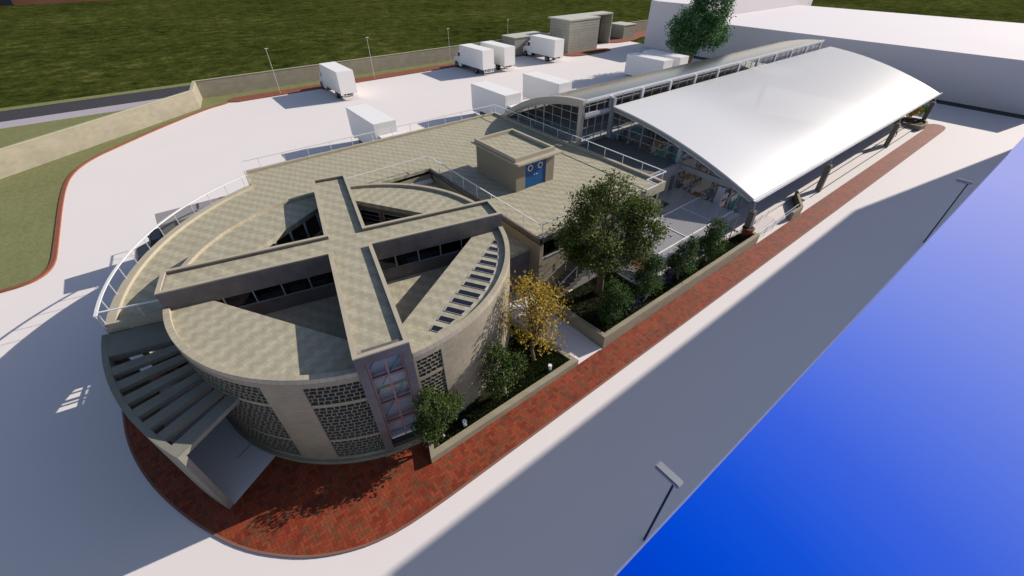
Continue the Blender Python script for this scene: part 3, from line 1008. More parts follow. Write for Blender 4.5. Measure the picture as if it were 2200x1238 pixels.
# louvred entrance canopy
OC, RC = (10.47, 21.57), 17.32
can = thing('entrance_canopy', 'curved concrete canopy with seven radiating louvres on a curved wall', 'canopy', (-5, 17, 0))


def hit_outer(a, r):
    """point at world angle a from the drum centre on the circle OC, r"""
    dx, dy = math.cos(R(a)), math.sin(R(a))
    ox, oy = C[0] - OC[0], C[1] - OC[1]
    bq = ox * dx + oy * dy
    t = -bq + math.sqrt(bq * bq - (ox * ox + oy * oy - r * r))
    return (C[0] + dx * t, C[1] + dy * t)


b = MB()
a_end = 180 + 33.3
# outer band
pe = [hit_outer(a, RC) for a in [163.8 + (a_end - 163.8) * i / 40 for i in range(41)]]
pi_ = [hit_outer(a, RC - 0.23) for a in [163.8 + (a_end - 163.8) * i / 40 for i in range(41)]]
b.prismstrip(pe, pi_, 3.98, 4.34)
# solid slab next to the deck
s1o = L(-11.17, -1.07); s1i = L(-8.38, -1.07)
b.prism([L(-11.55, 0.6)] + [hit_outer(a, RC - 0.225) for a in (165.5, 167, 168.5, 170, 171.5)] + [s1o, s1i, L(-8.38, 0.6)], 3.98, 4.336)
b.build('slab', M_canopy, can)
for a0, a1 in ((183.1, 180.0), (185.6, 182.7), (188.5, 191.4), (193.9, 196.9), (199.2, 202.1), (204.6, 207.2), (209.7, 213.3)):
    if a0 > a1: a0, a1 = (183.1, 186.0) if a0 == 185.6 else (177.4 + 5.7, 183.1)
for a0, a1 in ((183.1 - 0.1, 183.1),):
    pass
for a0, a1 in ((176.9 + 0.0, 180.0), (182.7, 185.6), (188.5, 191.4), (193.9, 196.9), (199.2, 202.1), (204.6, 207.2), (209.7, 213.3)):
    # measured as angles seen from the drum centre, clockwise from the left beam
    w0, w1 = a0, a1
    bb = MB()
    bb.prism([hit_outer(w0, RC - 0.226), hit_outer(w1, RC - 0.226), (C[0] + 8.37 * math.cos(R(w1)), C[1] + 8.37 * math.sin(R(w1))),
              (C[0] + 8.37 * math.cos(R(w0)), C[1] + 8.37 * math.sin(R(w0)))], 4.12, 4.33)
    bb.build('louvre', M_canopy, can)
b = MB()
b.prismstrip(pe, pi_, 0.0, 3.978)
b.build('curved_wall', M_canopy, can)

# rooftop hut
hut = thing('rooftop_hut', 'small beige stair hut with blue double door on the roof terrace', 'hut', (19.5, 24.4, ZD))
b = MB()
b.box(17.63, 17.83, 21.9, 26.95, ZD, 6.55); b.box(21.14, 21.34, 21.9, 26.95, ZD, 6.55)
b.box(17.832, 21.138, 26.75, 26.95, ZD, 6.55)
b.box(17.832, 18.49, 21.9, 22.1, ZD, 6.55); b.box(20.51, 21.138, 21.9, 22.1, ZD, 6.55)
b.box(18.49, 20.51, 21.9, 22.1, 6.43, 6.55)
b.build('wall', noisy('hut_render', (0.27, 0.235, 0.175), 0.85, 0.06, 1.2), hut)
b = MB(); b.box(17.5, 21.85, 21.5, 27.5, 6.552, 6.70)
rf = b.build('roof', M_coping, hut, bevel=0.012)
b = MB(); b.ring([(17.62, 21.98), (21.42, 21.98), (21.42, 27.15), (17.62, 27.15)], [(17.85, 22.2), (21.2, 22.2), (21.2, 26.93), (17.85, 26.93)], 6.702, 6.98)
b.build('parapet', M_coping, rf, bevel=0.01)
b = MB(); b.box(17.86, 21.19, 22.21, 26.92, 6.702, 6.74); b.build('roof_tiles', M_tile_deck, rf)
for x0, x1 in ((18.495, 19.496), (19.504, 20.505)):
    b = MB(); b.box(x0, x1, 21.96, 22.02, ZD + 0.01, 6.425)
    d = b.build('door', M_blue, hut)
    xc = 19.0 if x0 < 19 else 19.97
    b = MB(); b.tube([(xc, 21.93, 5.96), (xc, 21.962, 5.96)], 0.21, 20)
    b.tube([(xc, 21.955, 5.96), (xc, 21.97, 5.96)], 0.24, 20)
    p = b.build('porthole', M_white, d)
    b = MB(); b.tube([(xc, 21.925, 5.96), (xc, 21.935, 5.96)], 0.16, 20)
    b.build('pane', mat('porthole_pane', (0.015, 0.02, 0.03), 0.1), p)
    b = MB(); xh = 19.42 if x0 < 19 else 19.58
    b.beam((xh, 21.92, 5.38), (xh + (0.1 if x0 > 19 else -0.1), 21.92, 5.38), 0.03, 0.03); b.box(xh - 0.02, xh + 0.02, 21.94, 21.962, 5.34, 5.44)
    b.build('handle', M_white, d)


# railings ------------------------------------------------------------
def railing(label, pts, zb, zt, step, post=0.022, rail=(0.07, 0.05), closed=False, skip_first=False):
    t = thing('railing', label, 'railing', (pts[0][0], pts[0][1], zb), 'white railings round the roof terrace')
    b = MB()
    for p, q in zip(pts, pts[1:]):
        b.beam((p[0], p[1], zt), (q[0], q[1], zt), *rail)
    b.build('rail', M_rail, t)
    # posts at even spacing along the line
    acc, nxt = 0.0, 0.0
    for p, q in zip(pts, pts[1:]):
        l_ = math.hypot(q[0] - p[0], q[1] - p[1])
        while nxt <= acc + l_ + 1e-6:
            u = (nxt - acc) / l_
            x, y = p[0] + (q[0] - p[0]) * u, p[1] + (q[1] - p[1]) * u
            bb = MB(); bb.beam((x, y, zb), (x, y, zt), post * 1.6, post * 1.6)
            bb.build('post', M_rail, t)
            nxt += step
        acc += l_
    return t


ZR = 5.43
crv = arcpts(OD, RO - 0.1, aL + 0.4, aS, 26)
railing('white railing along the curved edge of the roof terrace', crv, 4.62, ZR, 1.42, rail=(0.13, 0.05))
railing('short white railing from the terrace corner to the left roof beam', [(lipO[0] + 0.1, lipO[1] + 0.15), L(-8.35, 0.75)], 4.7, ZR, 1.55, rail=(0.09, 0.04))
railing('long straight white railing on the trucks side of the roof terrace', [(2.45, 35.2), (2.7, 37.9), (27.4, 37.85)], 4.66, ZR, 1.93)
railing('white railing on the terrace edge facing the vaulted hall', [(27.42, 37.7), (27.43, 16.05), (25.1, 16.05), (25.1, 15.05), (23.5, 15.02)], 4.66, ZR, 1.95)
railing('white railing beside the sunken triangular court and hut shadow', [(7.7, 29.8), (14.82, 29.8), (14.88, 16.02)], ZD, ZR, 1.75)
railing('white railing above the garden behind the big tree', [(15.0, 16.02), (23.4, 16.02)], ZD, ZR, 1.9)

# outside stair in the garden
st = thing('staircase', 'stone stair with white handrails climbing behind the big tree', 'stairs', (16, 15.3, 0))
b = MB()
nst = 22
for i in range(nst):
    x = 15.4 + i * 0.36
    z = 0.2 + (i + 1) * (4.15 / nst)
    b.box(x, x + 0.358, 14.55, 15.75, z - 0.09, z)
    b.box(x + 0.04, x + 0.358, 14.62, 15.68, max(0.0, z - 0.6), z - 0.092)
b.box(23.3, 25.15, 14.5, 15.9, 4.1, 4.33)
b.build('steps', M_stair, st)
b = MB()
b.prism([(15.3, 14.4), (23.4, 14.4), (23.4, 14.53), (15.3, 14.53)], 0, 0.32)
b.build('side_wall', M_wall, st)
for y in (14.62, 15.68):
    b = MB()
    b.tube([(15.5, y, 0.45), (15.5, y, 1.35), (23.3, y, 5.35)], 0.035, 6)
    for i in range(1, 6):
        x = 15.5 + i * 1.55
        b.tube([(x, y, 0.3 + (x - 15.5) * 0.513), (x, y, 1.35 + (x - 15.5) * 0.513)], 0.022, 5)
    b.build('handrail', M_rail, st)

# ------------------------------------------------------------------ vaulted hall
HX0, HX1 = 31.7, 78.9
hall = thing('vaulted_hall', 'long glazed hall with a big white curved metal roof', 'building', (55, 24, 0))


def circ3(p, q, r_):
    ax, ay = p; bx, by = q; cx_, cy_ = r_
    d = 2 * (ax * (by - cy_) + bx * (cy_ - ay) + cx_ * (ay - by))
    ux = ((ax * ax + ay * ay) * (by - cy_) + (bx * bx + by * by) * (cy_ - ay) + (cx_ * cx_ + cy_ * cy_) * (ay - by)) / d
    uy = ((ax * ax + ay * ay) * (cx_ - bx) + (bx * bx + by * by) * (ax - cx_) + (cx_ * cx_ + cy_ * cy_) * (bx - ax)) / d
    return ux, uy, math.hypot(ax - ux, ay - uy)


K1 = circ3((10.85, 3.9), (16.3, 5.74), (25.3, 7.3))
K2 = circ3((37.2, 4.5), (32.3, 7.05), (25.9, 8.24))


def prof(K, y, off=0.0):
    return K[1] + math.sqrt(max((K[2] + off) ** 2 - (y - K[0]) ** 2, 0.0))


def vault(b, K, y0, y1, x0, x1, o0, o1, n=40):
    ys = [y0 + (y1 - y0) * i / n for i in range(n + 1)]
    vs, fs = [], []
    for x in (x0, x1):
        for o in (o0, o1):
            vs += [(x, y, prof(K, y, o)) for y in ys]
    m = n + 1
    for i in range(n):
        fs += [[i, i + 1, m + i + 1, m + i], [2 * m + i + 1, 2 * m + i, 3 * m + i, 3 * m + i + 1],
               [m + i, m + i + 1, 3 * m + i + 1, 3 * m + i], [i + 1, i, 2 * m + i, 2 * m + i + 1]]
    fs += [[0, m, 3 * m, 2 * m], [n, m + n, 3 * m + n, 2 * m + n]]
    b.add(vs, fs)
    return b


b = vault(MB(), K1, 10.85, 25.3, HX0 - 0.05, HX1, -0.1, 0.02, 48)
rf = b.build('roof', M_metal, hall)
for p in rf.data.polygons:
    p.use_smooth = True
rf.data.set_sharp_from_angle(angle=R(35))
b = MB()
vault(b, K1, 11.0, 25.3, HX0 - 0.08, HX0 + 0.1, -0.34, -0.1)
b.build('verge', M_archgrey, hall)
b = MB()
vault(b, K1, 11.1, 25.2, HX0 - 0.02, HX0 + 0.06, -0.42, -0.342)
b.beam((HX0 - 0.1, 10.72, 3.78), (HX1 + 0.6, 10.72, 3.78), 0.30, 0.05)
b.beam((HX0 - 0.1, 10.59, 3.86), (HX1 + 0.6, 10.59, 3.86), 0.03, 0.2)
b.build('gutter', M_white, hall)
b = vault(MB(), K2, 25.9, 38.4, 28.3, 76.8, -0.1, 0.0, 40)
rf2 = b.build('small_roof', M_metal2, hall)
for p in rf2.data.polygons:
    p.use_smooth = True
rf2.data.set_sharp_from_angle(angle=R(35))
b = MB()
b.beam((28.3, 25.86, 8.16), (77.2, 25.86, 8.16), 0.06, 0.22)
b.build('clerestory_fascia', M_white, hall)
b = MB()
vault(b, K2, 25.75, 38.6, 28.1, 28.55, -0.42, 0.05, 40)
vault(b, K2, 26.4, 37.6, 28.22, 28.45, -0.62, -0.42, 30)
b.box(28.12, 28.5, 25.85, 26.25, 0, 8.0)
b.build('arch', M_archbeige, hall)
# clerestory glazing
fr = MB(); gl = MB()
for i in range(11):
    x = HX0 + 0.1 + i * 4.88 * 0.905
    cp = MB(); cp.box(x - 0.16, x + 0.16, 25.62, 25.86, 7.2, 8.1); cp.build('clerestory_post', mat('post_pale', (0.62, 0.61, 0.63), 0.5), hall)
    for k in (1, 2):
        xx = x + k * 4.88 * 0.905 / 3
        if xx < 76: fr.box(xx - 0.025, xx + 0.025, 25.66, 25.72, 7.2, 8.1)
fr.beam((28.4, 25.7, 7.75), (76, 25.7, 7.75), 0.05, 0.05)
fr.beam((28.4, 25.7, 8.02), (76, 25.7, 8.02), 0.08, 0.08)
for x in (28.9, 29.9, 30.9):
    fr.beam((x, 25.72, 4.5), (x, 25.72, 8.1), 0.06, 0.06)
for z in (5.2, 5.9, 7.75):
    fr.beam((28.4, 25.72, z), (31.7, 25.72, z), 0.05, 0.05)
gl.box(28.4, 76, 25.735, 25.74, 7.25, 8.05)
rg = MB(); rg.box(28.5, 31.7, 25.735, 25.74, 4.5, 7.0)
cl = fr.build('clerestory_window', M_frame, hall)
gl.build('pane', M_glass, cl); rg.build('return_pane', M_glass, cl)
b = MB(); b.beam((28.4, 25.7, 7.02), (HX0 + 0.2, 25.6, 7.02), 0.22, 0.32)
b.beam((28.4, 25.66, 6.76), (HX0 + 0.2, 25.6, 6.76), 0.1, 0.06)
b.build('tie_beam', mat('beam_pale', (0.5, 0.5, 0.53), 0.5), hall)
# small gable glazing
fr = MB(); gl = MB()
for i in range(9):
    y = 27.35 + i * 1.2
    top = prof(K2, y, -0.5)
    th = 0.12 if i in (3,) else 0.05
    fr.beam((28.36, y, 3.0), (28.36, y, top), th, th)
for z in (3.4, 4.05, 4.75, 5.45, 6.2, 6.95):
    y1 = K2[0] + math.sqrt(max((K2[2] - 0.5) ** 2 - (z - K2[1]) ** 2, 0))
    fr.beam((28.36, 26.2, z), (28.36, min(y1, 38.2), z), 0.045, 0.045)
vs = [(28.38, y, 3.0) for y in (26.2, 37.9)]
ys = [37.9 - (37.9 - 26.2) * i / 20 for i in range(21)]
gl.add([(28.38, 26.2, 3.0), (28.38, 37.9, 3.0)] + [(28.38, y, prof(K2, y, -0.5)) for y in ys], [list(range(23))])
gw = fr.build('small_gable_window', M_frame, hall)
gl.build('pane', M_glass, gw)
b = MB(); b.box(28.45, 76, 26.3, 37.0, 4.15, 4.35); b.box(28.45, 31.6, 25.3, 26.3, 4.15, 4.34); b.build('gallery_floor', noisy('gallery_grey', (0.5, 0.5, 0.5), 0.8, 0.05, 1), hall)
# dark flat roof between deck and hall
b = MB(); b.box(27.62, HX0 - 0.1, 17.55, 25.62, 4.2, 4.48); b.build('flat_roof', M_terr, hall)
b = MB(); b.box(27.62, HX0 - 0.1, 17.35, 17.548, 3.7, 4.6); b.build('parapet', M_archgrey, hall)
# big gable glazing
fr = MB(); gl = MB(); po = MB()
yv = [12.6, 13.6, 14.9, 16.2, 19.05, 20.4, 21.75, 23.1, 24.4]
for y in yv:
    top = prof(K1, y, -0.4)
    z0 = 4.5 if y > 17.6 else 0.3
    fr.beam((HX0 + 0.05, y, z0), (HX0 + 0.05, y, top), 0.05, 0.06)
for z in (1.05, 5.05, 5.7, 6.35):
    if z > prof(K1, 25.3, -0.4): continue
    y0 = K1[0] - math.sqrt(max((K1[2] - 0.4) ** 2 - (z - K1[1]) ** 2, 0)) if z > 4 else 12.2
    y1 = 25.3 if z > 4 else 17.5
    fr.beam((HX0 + 0.05, y0, z), (HX0 + 0.05, y1, z), 0.05, 0.05)
ys = [25.4 - (25.4 - 12.0) * i / 24 for i in range(25)]
gl.add([(HX0 + 0.09, 12.0, 0.35), (HX0 + 0.09, 25.4, 0.35)] + [(HX0 + 0.09, y, prof(K1, y, -0.38)) for y in ys], [list(range(27))])
gw = fr.build('big_gable_window', M_frame, hall)
gl.build('pane', M_glass, gw)
for y, zt in ((17.75, prof(K1, 17.75, -0.4)), (25.45, 8.0)):
    b = MB(); b.box(HX0 - 0.08, HX0 + 0.28, y - 0.18, y + 0.18, 0, zt)
    b.build('column', noisy('steel_column', (0.30, 0.31, 0.33), 0.5, 0.04, 1), hall)
b = MB(); b.box(HX0 - 0.06, HX0 + 0.2, 12.7, 17.56, 4.04, 4.47); b.build('gable_band', M_archgrey, hall)
b = MB(); b.box(HX0 - 0.1, HX0 + 0.22, 13.2, 13.7, 0.3, 3.9); b.box(HX0 - 0.3, HX0 + 0.1, 11.7, 12.5, 2.2, 2.3); b.build('door_pier', mat('pier_grey', (0.45, 0.44, 0.46), 0.6), hall)
b = MB(); b.beam((HX0 + 0.1, 12.4, 0.3), (HX0 + 0.1, 12.0, 4.0), 0.12, 0.12); b.beam((HX0 + 0.4, 12.1, 0.3), (HX0 + 0.1, 12.7, 3.8), 0.08, 0.08); b.build('brace', M_teal, hall)
# floor, stripes, inner columns
b = MB(); b.prism([(27.7, 17.52), (31.72, 17.52), (33.02, 13.12), (79.5, 13.12), (79.5, 38), (27.7, 38)], 0.02, 0.3); b.build('hall_floor', M_floor, hall)
b = MB()
b.sheet([(33, 30.6), (70, 33.2), (70, 35.0), (33, 33.6)], 0.305)
b.sheet([(33, 22.0), (50, 25.0), (50, 27.2), (33, 24.6)], 0.305)
b.sheet([(28, 17.9), (31.5, 17.9), (33, 21.5), (28, 21.0)], 0.305)
b.build('turquoise_floor', M_turq, hall)
b = MB()
b.sheet([(33, 22.7), (50, 25.7), (50, 25.9), (33, 22.95)], 0.309); b.sheet([(33, 23.5), (50, 26.4), (50, 26.6), (33, 23.75)], 0.309)
b.build('orange_stripe', M_orange, hall)
for x, y in ((38.5, 28.6), (38.5, 22.4), (46.5, 28.6), (46.5, 22.4), (54.5, 28.6), (54.5, 22.4)):
    b = MB(); b.cyl((x, y), 0.26, 0.3, min(prof(K1, y, -0.1) if y < 25.3 else prof(K2, y, -0.1), 8.2), 14)
    b.build('column', mat('blue_grey_column', (0.20, 0.26, 0.30), 0.5), hall)
# side and back glazing frames
fr = MB(); gl = MB()
for i in range(17):
    x = 33.0 + i * 2.85
    fr.beam((x, 13.2, 0.3), (x, 13.2, prof(K1, 13.2, -0.1)), 0.07, 0.07)
    fr.beam((x, 37.4, 0.3), (x, 37.4, prof(K2, 37.4, -0.1)), 0.07, 0.07)
for z in (1.2, 2.6, 3.8):
    fr.beam((32, 13.2, z), (78.5, 13.2, z), 0.05, 0.05)
    fr.beam((32, 37.4, z), (78.5, 37.4, z), 0.05, 0.05)
gl.box(32, 78.5, 13.24, 13.245, 0.3, 4.6); rg = MB(); rg.box(32, 76.5, 37.44, 37.445, 0.3, 4.3)
sw = fr.build('side_window', M_frame, hall); gl.build('pane', M_glass, sw); rg.build('pane', M_glass, sw)
fr = MB(); gl = MB()
for i in range(10):
    y = 12 + i * 1.5
    fr.beam((HX1 - 1, y, 0.3), (HX1 - 1, y, prof(K1, min(y, 25.2), -0.1)), 0.06, 0.06)
fw = fr.build('far_gable_window', M_frame, hall)
# outer slanted columns under the eave
for x, xe in ((32.55, 31.9), (46.6, 46.1), (65.3, 65.3), (79.2, 79.0)):
    b = MB(); b.prism([(x - 0.24, 10.52), (x + 0.24, 10.52), (x + 0.24, 10.98), (x - 0.24, 10.98)], 0.0, 0.05)
    b.beam((x, 10.75, 0.05), (x + (xe - x) * 0.45, 10.78, 2.75), 0.46, 0.42)
    c_ = b.build('column', M_column, hall)
    b = MB(); b.tube([(x + (xe - x) * 0.45, 10.78, 2.7), (xe, 10.8, 3.72)], 0.07, 8)
    b.build('steel_strut', M_frame, c_)

# dining tables and chairs seen through the gable glass
tg = 'dining tables in the glazed hall'
chg = 'chairs at the dining tables in the hall'
tdone = None
chair0 = None


def make_table(lab):
    t = thing('dining_table', lab, 'table', (0, 0, 0), tg)
    b = MB(); b.box(-0.75, 0.75, -0.45, 0.45, 0.70, 0.75); b.build('tabletop', M_wood, t)
    for x in (-0.65, 0.65):
        for y in (-0.36, 0.36):
            b = MB(); b.box(x - 0.025, x + 0.025, y - 0.025, y + 0.025, 0, 0.70); b.build('leg', M_lampblack, t)
    return t


def make_chair(lab):
    t = thing('dining_chair', lab, 'chair', (0, 0, 0), chg)
    b = MB(); b.box(-0.22, 0.22, -0.22, 0.22, 0.43, 0.47); b.build('seat', mat('chair_grey', (0.35, 0.35, 0.37), 0.5), t)
    b = MB(); b.box(-0.22, 0.22, 0.19, 0.22, 0.55, 0.9); b.beam((-0.2, 0.205, 0.47), (-0.2, 0.205, 0.56), 0.03, 0.03); b.beam((0.2, 0.205, 0.47), (0.2, 0.205, 0.56), 0.03, 0.03)
    b.build('backrest', mat('chair_back', (0.22, 0.22, 0.24), 0.5), t)
    for x in (-0.19, 0.19):
        for y in (-0.19, 0.19):
            b = MB(); b.box(x - 0.015, x + 0.015, y - 0.015, y + 0.015, 0, 0.43); b.build('leg', M_lampblack, t)
    return t


tspots = [(37.7, 19.4, 'orange wood table just inside the gable window, above the grey band'),
          (34.4, 16.6, 'orange wood table near the corner column, below the grey band'),
          (34.9, 14.2, 'orange wood table nearest the hall eave, below the grey band'),
          (38.6, 16.2, 'orange wood table in the upper right corner of the gable window'),
          (41.5, 19.9, 'orange wood table behind the first one above the grey band'),
          (40.3, 29.9, 'orange wood table beside the turquoise floor at the high end of the gable'),
          (42.6, 26.9, 'orange wood table between the two round columns'),
          (46.0, 29.9, 'orange wood table in the second row at the high end of the gable'),
          (47.0, 26.8, 'orange wood table in the second row between the round columns'),
          (51.2, 29.6, 'far orange wood table in the third row of the hall'),
          (36.6, 27.2, 'orange wood table left of the nearest round column')]
for i, (x, y, lab) in enumerate(tspots):
    if tdone is None:
        tdone = make_table(lab); t = tdone
    else:
        t = copy_tree(tdone); t['label'] = lab
    t.location = (x, y, 0.31)
    t.rotation_euler.z = R(8)
    for dx, dy, rz in ((-0.4, 0.75, 0), (0.4, 0.75, 0), (-0.4, -0.75, math.pi), (0.4, -0.75, math.pi)):
        if chair0 is None:
            chair0 = make_chair('grey chair with dark legs drawn up to a dining table in the hall'); c = chair0
        else:
            c = copy_tree(chair0)
        c.location = (x + dx, y + dy, 0.31)
        c.rotation_euler.z = rz + R(rnd.uniform(-10, 10))

# pergola of fine slats in front of the gable
pg = thing('pergola', 'pale pergola with fine slats between the gable and the garden', 'pergola', (27, 14, 0))
b = MB()
x = 21.9
while x < HX0 - 0.15:
    y1 = 15.75 if x < 28.7 else 17.3
    b.box(x, x + 0.062, 11.35, y1, 2.39, 2.42)
    x += 0.15
b.build('slats', M_slat, pg)
for y in (11.97, 14.9):
    b = MB(); b.box(21.8, HX0 - 0.1, y - 0.045, y + 0.045, 2.422, 2.50); b.build('beam', M_white, pg)
for x in (25.4, 28.85):
    b = MB(); b.box(x - 0.03, x + 0.03, 12.02, 14.85, 2.424, 2.47); b.build('crossbar', M_white, pg)
for x, y in ((31.4, 11.4), (21.95, 11.97), (21.95, 14.9)):
    b = MB(); b.beam((x, y, 0.1), (x, y, 2.36), 0.07, 0.07); b.build('post', M_frame, pg)

# paved terrace, steps and ramp along the hall
b = MB()
b.prism([(20.6, 11.3), (33.0, 11.3), (33.0, 11.5), (31.7, 17.5), (27.6, 17.5), (26.5, 16.0), (20.6, 16.0)], -0.02, 0.2)
b.prism([(43.5, 10.62), (76.4, 10.62), (76.4, 11.5), (43.5, 11.5)], -0.02, 0.15)
b.prism([(33.0, 11.502), (78.0, 11.502), (78.0, 13.1), (33.0, 13.1)], -0.02, 0.3)
struct(b.build('terrace', M_ground))
b = MB()
b.beam((44.5, 10.61, 0.08), (76.4, 10.61, 0.08), 0.012, 0.15); b.beam((43.5, 11.494, 0.23), (76.4, 11.494, 0.23), 0.012, 0.15)
struct(b.build('step_riser', mat('riser_stone', (0.09, 0.075, 0.065), 0.9)))
rw = thing('ramp_wall', 'low beige angled wall ending the ramp beside the brick path', 'wall', (41, 9.8, 0))
b = MB()
b.prismstrip([(38.7, 9.76), (40.55, 9.76), (43.4, 11.45)], [(38.7, 9.98), (40.45, 9.98), (43.15, 11.6)], 0, 0.78)
b.build('wall', M_wall, rw, bevel=0.02)
for lab, p, q in (('thin grey handrail of the ramp along the brick path', (33.0, 10.0), (40.4, 10.15)), ('thin grey handrail of the ramp on the hall side', (31.6, 11.25), (37.2, 11.25))):
    t = thing('ramp_handrail', lab, 'handrail', (p[0], p[1], 0.2), 'grey handrails of the ramp')
    b = MB()
    for z in (0.55, 0.9):
        b.tube([(p[0], p[1], z), (q[0], q[1], z)], 0.022, 6)
    b.build('rail', M_rail, t)
    for i in range(6):
        u = i / 5
        bb = MB(); x, y = p[0] + (q[0] - p[0]) * u, p[1] + (q[1] - p[1]) * u
        bb.tube([(x, y, 0), (x, y, 0.9)], 0.018, 5); bb.build('post', M_frame, t)
b = MB(); b.add([(33.3, 10.55, 0.02), (37.5, 10.6, 0.28), (37.5, 11.3, 0.28), (33.3, 11.3, 0.02)], [[0, 1, 2, 3]])
b.add([(33.3, 10.55, 0.02), (37.5, 10.6, 0.28), (37.5, 10.6, 0.0)], [[0, 1, 2]])
struct(b.build('ramp', M_ground))

# ------------------------------------------------------------------ planters
p1 = thing('planter', 'low beige walled bed beside the round pavilion with yellow tree', 'planter', (7, 11, 0))
b = MB()
b.prismstrip([(3.5, 11.15), (3.0, 9.8), (12.5, 9.76), (12.2, 11.8), (11.6, 14.8)], [(3.78, 11.0), (3.33, 10.13), (12.14, 10.09), (11.9, 11.7), (11.3, 14.7)], 0, 0.48)
b.build('wall', M_wall, p1, bevel=0.015)
b = MB(); b.prism([(3.3, 10.1), (12.15, 10.08), (11.6, 14.2), (10.6, 15.6), (8.5, 12.2), (5, 11.0), (3.7, 11.2)], 0.0, 0.36)
b.build('soil', M_soil, p1)
p2 = thing('planter', 'long beige walled garden bed with the big tree, beside the brick path', 'planter', (20, 11, 0))
b = MB()
b.prismstrip([(14.25, 14.5), (14.58, 9.78), (32.75, 9.76), (32.75, 10.4)], [(14.5, 14.5), (14.88, 10.08), (32.45, 10.06), (32.45, 10.4)], 0, 0.92)
b.prismstrip([(20.5, 14.4), (20.5, 11.28), (32.3, 11.28)], [(20.36, 14.4), (20.36, 11.16), (32.3, 11.16)], 0, 0.5)
b.build('wall', M_wall, p2, bevel=0.015)
b = MB(); b.prism([(14.5, 14.39), (14.86, 10.06), (32.44, 10.05), (32.44, 11.15), (20.35, 11.15), (20.35, 14.39)], 0.0, 0.5)
b.build('soil', M_soil, p2)
p3 = thing('planter', 'rounded dark planter at the far end of the hall steps', 'planter', (77.5, 11, 0))
po_ = [(75.2, 10.0), (76.5, 9.86), (77.9, 9.95), (78.8, 10.4), (79.1, 11.2), (78.6, 12.4), (77.5, 13.0), (75.4, 13.0)]
b = MB()
cxp = (77.2, 11.4)
b.ring(po_, [(cxp[0] + (p[0] - cxp[0]) * 0.86, cxp[1] + (p[1] - cxp[1]) * 0.86) for p in po_], 0, 0.6)
b.build('wall', M_wall, p3)
b = MB(); b.prism([(cxp[0] + (p[0] - cxp[0]) * 0.87, cxp[1] + (p[1] - cxp[1]) * 0.87) for p in po_], 0, 0.42); b.build('soil', M_soil, p3)


def grass_blades(name, polys, n, z, m, seed, h=(0.06, 0.2)):
    r = random.Random(seed)
    b = MB()
    cnt = 0
    while cnt < n:
        x0, x1, y0, y1 = polys[cnt % len(polys)]
        x, y = r.uniform(x0, x1), r.uniform(y0, y1)
        a = r.uniform(0, 6.28); l_ = r.uniform(*h); w_ = r.uniform(0.015, 0.035)
        dx, dy = math.cos(a), math.sin(a)
        ln = r.uniform(0.0, 0.1)
        b.add([(x - dy * w_, y + dx * w_, z), (x + dy * w_, y - dx * w_, z), (x + dx * ln, y + dy * ln, z + l_)], [[0, 1, 2]])
        cnt += 1
    o = b.build(name, m, recalc=False)
    o['kind'] = 'stuff'
    return tag(o)


gb = grass_blades('ground_cover', [(3.9, 12.0, 10.15, 10.95), (8.6, 11.7, 10.9, 13.2)], 9000, 0.355, leaf_mat('cover_leaves', [(0.012, 0.02, 0.004), (0.03, 0.045, 0.01), (0.06, 0.07, 0.02)]), 3)
tag(gb, 'dark grass growing in the bed beside the pavilion', 'grass')
gb = grass_blades('ground_cover', [(14.9, 20.3, 10.1, 14.35), (20.4, 32.3, 10.1, 11.1)], 14000, 0.495, MATS['cover_leaves'], 4)
tag(gb, 'dark grass growing in the garden bed under the big tree', 'grass')


